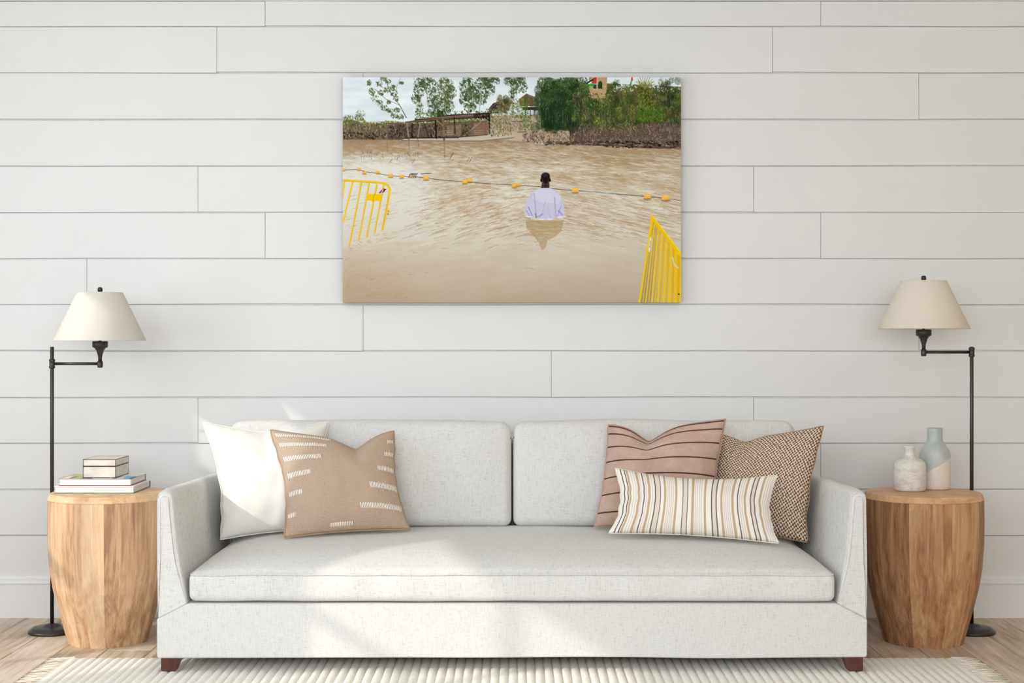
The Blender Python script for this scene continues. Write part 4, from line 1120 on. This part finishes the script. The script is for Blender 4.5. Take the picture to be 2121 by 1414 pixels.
# gaps of sky in the top right
for _ in range(150): dab(U(565, 660), U(0, 22), U(1, 2.6), U(0.6, 1.6), U(0, 3), (222, 230, 234), 0.75)
for _ in range(110): dab(U(640, 700), U(0, 30), U(0.8, 2.0), U(0.5, 1.2), U(0, 3), (208, 216, 218), 0.6)
for _ in range(60): dab(U(560, 600), U(8, 30), U(1, 2), U(0.6, 1.4), U(0, 3), (222, 230, 234), 0.6)
for k_ in range(11):
    a_ = PI * (0.1 + 0.8 * k_ / 10); line([(625, 22), (625 + 22 * math.cos(a_), 22 - 24 * math.sin(a_))], 1.2, (138, 142, 92))
shrub(606, 640, 8, 70, 260, [(140, 140, 56), (116, 124, 48)], (1, 2.4)); shrub(610, 660, 60, 90, 260, [(98, 126, 46), (80, 108, 40)], (1.4, 3))
# stone tower with an arched opening and two flags
poly([(509, 0), (547, 0), (546, 24), (543, 44), (515, 44), (510, 24)], (186, 158, 120)); shrub(510, 546, 0, 44, 130, [(198, 172, 134), (170, 142, 104), (188, 160, 122)], (1, 2.2), (0, 0.4))
poly([(528, 24), (528, 14), (530, 9), (534, 8), (537, 12), (537, 24)], (54, 74, 36)); poly([(518, 16), (526, 16), (526, 24), (518, 24)], (64, 72, 78))
line([(527, 0), (525, 26)], 0.8, (216, 212, 200))
poly([(503, 12), (524, 0), (520, 8), (506, 15)], (36, 34, 40)); poly([(524, 0), (526, 0), (525, 13), (513, 12)], (206, 62, 66)); poly([(506, 14), (516, 8), (513, 14)], (232, 232, 232)); poly([(504, 15), (524, 13), (518, 19), (506, 18)], (44, 170, 66))
shrub(512, 548, 34, 60, 140, GRN + OLV + YGR, (1, 2.4))
poly([(597, 0), (600, 0), (600, 8), (596, 9)], (200, 50, 64)); poly([(595, 9), (598, 9), (596, 22), (594, 20)], (60, 150, 84))
# bare twigs over the thicket
for _ in range(900):
    x = U(480, 700); y_ = U(98, 142); L = U(3, 9); a_ = U(0, PI)
    line([(x, y_), (x + L * math.cos(a_) * 0.6, y_ - L * math.sin(a_) * 0.8)], U(0.4, 0.8), jit([(150, 134, 118), (118, 104, 92), (176, 162, 144)][int(U(0, 3))]), 0.75)
for _ in range(90): dab(U(540, 700), U(132, 146), U(1.5, 4.5), U(0.8, 2), U(0, 0.5), jit((38, 32, 26), 6), 0.7)
for _ in range(150): dab(U(418, 560), U(133, 141), U(2, 5), U(0.6, 1.2), U(-0.1, 0.1), jit((66, 58, 52), 10), 0.7)
for _ in range(30):
    x = U(420, 560); line([(x, U(60, 84)), (x + U(-2, 2), U(88, 100))], 0.7, jit((150, 140, 118)), 0.35)
line([(463, 96), (470, 112), (472, 122)], 2.4, (60, 48, 40))
# posts reflected in the water, reeds standing in it
for (x, y0, y1) in [(92, 130, 156), (137, 132, 150), (210, 132, 166), (156, 130, 144)]: line([(x, y0), (x + 1, y1)], 2.2, (128, 106, 80), 0.45)
for _ in range(46):
    x = U(38, 165); y_ = 162 + U(-4, 10); line([(x, y_), (x + U(-2, 2), y_ - U(3, 10))], 0.6, (96, 88, 74), 0.55)
for (x, y_) in [(222, 168), (224, 164), (262, 176), (264, 172), (258, 174), (98, 176), (144, 178)]: line([(x, y_), (x + 5, y_ - 8)], 0.9, (84, 72, 58), 0.8)
# fine ripple lines
def slope(x, y_):
    b_ = min(1.0, max(0.0, (y_ - 175) / 110)); return (-0.30 if x < 400 else 0.20) * b_ * min(1, abs(x - 400) / 60) + U(-0.05, 0.05)
for _ in range(5200):
    y_ = 134 + 216 * U(0, 1) ** 0.85; x = U(0, 700)
    if y_ < 150 and x < 60: continue
    wt_ = min(1.0, max(0.12, (x - 90) / 170)) if y_ < 330 else 0.5
    if U(0, 1) > wt_ * 0.8 + 0.12 or (y_ > 300 and U(0, 1) > (352 - y_) / 60): continue
    L = U(5, 26) * (0.6 + (y_ - 130) / 230); sl = slope(x, y_); light = U(0, 1) < (0.55 if y_ < 235 else 0.4)
    c = jit((226, 220, 204) if light else (174, 148, 108), 7); w__ = U(0.7, 1.1) + max(0, y_ - 150) * 0.0045
    line([(x, y_), (x + L * 0.35, y_ + sl * L * 0.35 - 0.5), (x + L * 0.7, y_ + sl * L * 0.7 + 0.3), (x + L, y_ + sl * L)], w__, c, U(0.22, 0.6) * (0.55 + 0.45 * wt_), 0.5)
for _ in range(70):
    x = U(0, 130); y_ = U(355, 460); line([(x, y_), (x + U(4, 12), y_ - U(0, 4))], U(0.8, 1.4), (166, 138, 100), U(0.2, 0.5), 0.5)
for (x0, x1, y_) in [(395, 470, 193), (430, 560, 190), (500, 640, 197), (420, 500, 176), (470, 560, 206), (600, 700, 203)]:
    for _ in range(16): x = U(x0, x1 - 20); line([(x, y_ + U(-3, 3)), (x + U(10, 28), y_ + U(-3, 3))], U(0.8, 1.6), (228, 222, 210), U(0.3, 0.6), 0.5)
# drag streaks in the foreground water
for (x, y_, L, a_) in [(246, 330, 26, -0.35), (265, 318, 12, -0.3), (175, 274, 22, -0.08), (205, 272, 14, -0.05), (196, 302, 10, 0), (218, 306, 12, 0), (213, 354, 14, -0.05), (150, 363, 8, 0), (142, 408, 10, 0), (175, 404, 9, 0.0), (112, 452, 8, -0.3), (390, 466 - 70, 18, 0.2), (370, 346, 12, 0), (312, 350, 20, -0.4), (306, 334, 22, -0.45), (240, 250, 30, -0.2), (300, 236, 26, -0.25), (466, 290, 14, -0.2), (404, 342, 14, 0.2), (560, 330, 26, 0.3), (610, 326, 30, 0.3), (590, 300, 26, 0.2)]:
    line([(x - L / 2, y_ - L / 2 * math.sin(a_)), (x, y_ - 1), (x + L / 2, y_ + L / 2 * math.sin(a_))], 2.0, (178, 146, 104), 0.55, 0.8)
for _ in range(120):
    y_ = U(205, 330); x = U(150, 700); L = U(5, 22) * (y_ / 300); a_ = (-0.28 if x < 420 else 0.22) + U(-0.1, 0.1)
    line([(x, y_), (x + L * math.cos(a_) / 2, y_ + L * math.sin(a_) / 2 - 0.6), (x + L * math.cos(a_), y_ + L * math.sin(a_))], U(0.9, 1.7), (176, 146, 102), U(0.3, 0.65), 0.5)
# rope with yellow floats
rope = [(0, 192), (34, 191), (50, 196), (74, 199), (98, 204), (122, 205), (150, 206), (172, 208), (198, 212), (250, 216), (300, 220), (356, 223), (404, 226), (440, 231), (480, 234), (540, 239), (586, 243), (632, 247), (668, 250), (700, 255)]
line(rope, 1.2, (74, 76, 82), 0.85); line([(500, 236), (570, 241)], 1.6, (150, 160, 170), 0.7)
for (x, y_, r_) in [(2, 191, 3.6), (34, 190, 4), (45, 197, 4.4), (73, 196.5, 4.4), (99, 203, 5), (122, 205, 5), (173, 208, 6), (253, 216, 5.6), (263, 213.5, 5.4), (355, 224, 5.6), (363, 221.5, 5), (481, 233.5, 6.8), (630, 246, 7.6), (668, 248.5, 8.4)]:
    dab(x, y_ + r_ * 0.75, r_ * 1.05, r_ * 0.35, 0.0, (140, 100, 50), 0.55)
    c = (238, 178, 60) if r_ < 6.5 else (242, 186, 82)
    poly([(x - r_, y_ - r_ * 0.45), (x - r_ * 0.7, y_ - r_ * 0.62), (x + r_ * 0.8, y_ - r_ * 0.55), (x + r_, y_ - r_ * 0.2), (x + r_, y_ + r_ * 0.5), (x - r_ * 0.8, y_ + r_ * 0.6), (x - r_, y_ + r_ * 0.3)], c)
    dab(x, y_ - r_ * 0.25, r_ * 0.7, r_ * 0.2, 0.05, (250, 208, 110), 0.7)
for q in range(5): line([(137 + q * 3.4, 208), (138 + q * 3.4, 202), (143 + q * 3, 199)], 1.2, (52, 50, 54))
dab(142, 206, 4, 2, 0.2, (206, 150, 60)); line([(162, 200), (184, 198.5)], 1.2, (90, 66, 56))
# bather seen from behind
poly([(378, 296), (457, 296), (452, 318), (440, 330), (424, 336), (420, 352), (412, 358), (405, 340), (392, 326), (380, 312)], (178, 146, 104), 0.62)
for _ in range(40):
    x = U(378, 458); y_ = U(310, 362); line([(x, y_), (x + U(4, 9), y_ - U(-2, 3))], 1.1, (206, 198, 180), 0.55)
poly([(412, 218), (427, 218), (428, 232), (410, 232)], (66, 48, 48)); dab(419.5, 209.5, 8.4, 11.2, 0.0, (64, 50, 52)); dab(419.5, 205, 8.3, 7.4, 0, (46, 38, 46)); dab(418.5, 202, 5, 3.6, 0, (66, 56, 66), 0.6); dab(420.5, 214, 5.2, 5.5, 0, (38, 30, 34), 0.7); dab(425, 222, 2.5, 7, 0, (84, 62, 64), 0.5)
dab(410.2, 213, 1.6, 3.6, 0, (52, 36, 36)); dab(429, 213, 1.6, 3.6, 0, (36, 26, 30)); dab(414.5, 222, 2, 6, 0, (106, 78, 72), 0.6)
poly([(405, 230.5), (412, 229), (428, 229), (436, 231), (448, 240), (454, 252), (459, 272), (459, 284), (455, 289), (446, 291), (440, 289), (436, 293), (424, 295.5), (412, 295), (402, 293), (398, 288), (393, 290.5), (384, 290), (377, 287), (376, 278), (381, 256), (388, 240), (396, 233)], (200, 198, 222))
poly([(405, 231), (428, 229.5), (446, 240), (452, 252), (446, 262), (410, 258), (392, 250), (396, 236)], (214, 214, 230), 0.7)
for (a_, b_, c, w_) in [((396, 240), (400, 286), (150, 146, 178), 2.2), ((403, 252), (396, 288), (188, 184, 212), 1.6), ((438, 248), (441, 288), (148, 144, 184), 2.2), ((430, 246), (408, 282), (222, 222, 238), 2.4), ((420, 258), (408, 290), (168, 164, 200), 2.0), ((384, 268), (392, 286), (120, 118, 180), 2.4), ((380, 276), (388, 288), (130, 130, 196), 2.2), ((446, 276), (454, 284), (118, 118, 190), 3.0), ((402, 289), (414, 283), (120, 122, 190), 2.4), ((452, 266), (444, 288), (140, 140, 204), 2.0), ((425, 270), (430, 292), (176, 172, 206), 1.8), ((399, 282), (400, 290), (96, 70, 76), 2.4)]:
    line([a_, b_], w_, c, 0.5)
for (x, y_) in [(386, 288), (412, 293.5), (428, 293), (450, 289)]: dab(x, y_, 7, 1.4, 0.0, (228, 228, 242), 0.8)
# yellow barriers standing in the water
YEL = (240, 200, 20); YDK = (206, 164, 16)
for (x0, y0, x1, y1) in [(4, 216, 0, 250), (21, 217, 1, 300), (39, 218, 14, 348), (55, 220, 33, 338), (71, 222, 50, 330), (85, 224, 66, 322)]:
    if x1 < 2: line([(x0, y0), (x1, y1)], 3.2, YEL)
    else: line([(x0, y0), (x1, y1)], 3.2, YEL); line([(x0 + 0.9, y0), (x1 + 0.9, y1)], 0.9, YDK, 0.7)
poly([(51, 241), (81, 242), (78, 256), (49, 255)], (242, 202, 16)); line([(66, 241), (62, 257)], 1.2, (184, 130, 30), 0.8)
line([(0, 213), (40, 215.5), (70, 217.5), (88, 220), (94, 224), (97.5, 231), (96, 244), (90, 280), (82, 316)], 4.4, YEL); line([(0, 214.5), (70, 219)], 1.0, YDK, 0.7); line([(95, 246), (83, 314)], 1.0, YDK, 0.8)
poly([(74, 240), (84, 230), (92, 231), (84, 239)], (136, 34, 60)); line([(80, 240), (84, 232)], 1.4, (232, 220, 220))
dab(95, 277, 1.6, 3, 0, (206, 160, 60)); dab(94, 283, 1.4, 1.4, 0, (110, 80, 50))
for (x, y_) in [(14, 348), (33, 338), (50, 330), (66, 322), (83, 317)]:
    for _ in range(8): dab(x + U(-1, 9), y_ + U(2, 16), U(1.5, 4), U(0.6, 1.2), U(-0.3, 0.3), (190, 156, 108), 0.45)
poly([(639, 286), (642, 287), (700, 366), (700, 466), (614, 466), (622, 410), (632, 340)], (150, 132, 112), 0.55)
TR_ = lambda t: (640 + 60 * t, 288 + 88 * t)
for i in range(15):
    t = (i / 14) ** 1.25; xt, yt = TR_(t); xb = 614 + 84 * ((i / 14) ** 1.0) * 1.02; wv_ = 1.8 + 3.6 * (i / 14)
    line([(xt, yt), (xb, 470)], wv_, YEL if i % 2 == 0 else (228, 184, 16)); 
    if i > 3: line([(xt + wv_ * 0.75, yt + 6), (xb + wv_ * 0.75, 470)], wv_ * 0.45, (214, 198, 176), 0.8)
line([(640, 287), (634, 330), (622, 410), (613, 468)], 4.2, YEL); line([(639, 288), (650, 304), (680, 343), (702, 372)], 6.5, YEL); line([(642, 288), (700, 364)], 1.6, (250, 222, 60), 0.8)
dab(635.5, 346, 2.2, 15, 0.12, (236, 234, 226)); line([(636, 338), (635, 352)], 1.2, (96, 96, 90)); line([(682, 372), (686, 388), (694, 394)], 2.4, (214, 210, 196)); dab(695, 448, 2, 1.6, 0, (60, 44, 20))
# to mesh colours
img = np.clip(img, 0, 255)
img = img.reshape(PH, SS, PW, SS, 3).mean(axis=(1, 3))
# slight sharpening of the print
pad = np.pad(img, ((1, 1), (1, 1), (0, 0)), 'edge'); blur = (pad[:-2, 1:-1] + pad[2:, 1:-1] + pad[1:-1, :-2] + pad[1:-1, 2:]) / 4
img = np.clip(img + 0.35 * (img - blur), 0, 255) / 255.0
PRINT_GAIN = 0.97
gy = img.mean(-1, keepdims=True); img = gy + (img - gy) * 0.96; img = np.clip(0.5 + (img - 0.5) * 1.07 - 0.012, 0, 1)
lin_img = np.where(img <= 0.04045, img / 12.92, ((img + 0.055) / 1.055) ** 2.4) * PRINT_GAIN
DCV = 6.5 - 0.045
X0, X1 = (710 - 1060.5) * DCV / F, (1410.5 - 1060.5) * DCV / F
Z1, Z0 = CAM_Z - (160 - 707) * DCV / F, CAM_Z - (626.5 - 707) * DCV / F
canvas = root('canvas_picture', ((X0 + X1) / 2, 0, Z0), 'large frameless canvas print of a person wading in a muddy river', 'picture')
M_CVE = plain('canvas_edge', (70, 68, 66), 0.8, 0.1)
box('stretcher', X0 + 0.0004, X1 - 0.0004, -0.044, -0.0015, Z0 + 0.0004, Z1 - 0.0004, M_CVE, canvas)
MPR = NT('printed_canvas', 0.85, 0.0); a_ = MPR.n('ShaderNodeAttribute', attribute_name='Col'); MPR.color(a_.outputs['Color']); MPR = MPR.m
me = bpy.data.meshes.new('print')
gx = X0 + (X1 - X0) * (np.arange(PW) + 0.0) / (PW - 1); gz = Z1 - (Z1 - Z0) * np.arange(PH) / (PH - 1)
co = np.zeros((PH, PW, 3)); co[..., 0] = gx[None, :]; co[..., 1] = -0.045; co[..., 2] = gz[:, None]
co = co.reshape(-1, 3) - np.array(canvas.location)
nv = PW * PH; nf = (PW - 1) * (PH - 1)
me.vertices.add(nv); me.vertices.foreach_set('co', co.ravel())
ii = (np.arange(PH - 1)[:, None] * PW + np.arange(PW - 1)[None, :]).ravel()
li = np.stack([ii, ii + PW, ii + PW + 1, ii + 1], 1).ravel().astype(np.int32)
me.loops.add(nf * 4); me.loops.foreach_set('vertex_index', li)
me.polygons.add(nf); me.polygons.foreach_set('loop_start', (np.arange(nf) * 4).astype(np.int32)); me.polygons.foreach_set('loop_total', np.full(nf, 4, dtype=np.int32))
me.update(calc_edges=True); me.materials.append(MPR)
ca = me.color_attributes.new('Col', 'FLOAT_COLOR', 'POINT'); cc = np.ones((nv, 4)); cc[:, :3] = lin_img.reshape(-1, 3); ca.data.foreach_set('color', cc.ravel())
pr_o = bpy.data.objects.new('print', me); COL.objects.link(pr_o); pr_o.parent = canvas
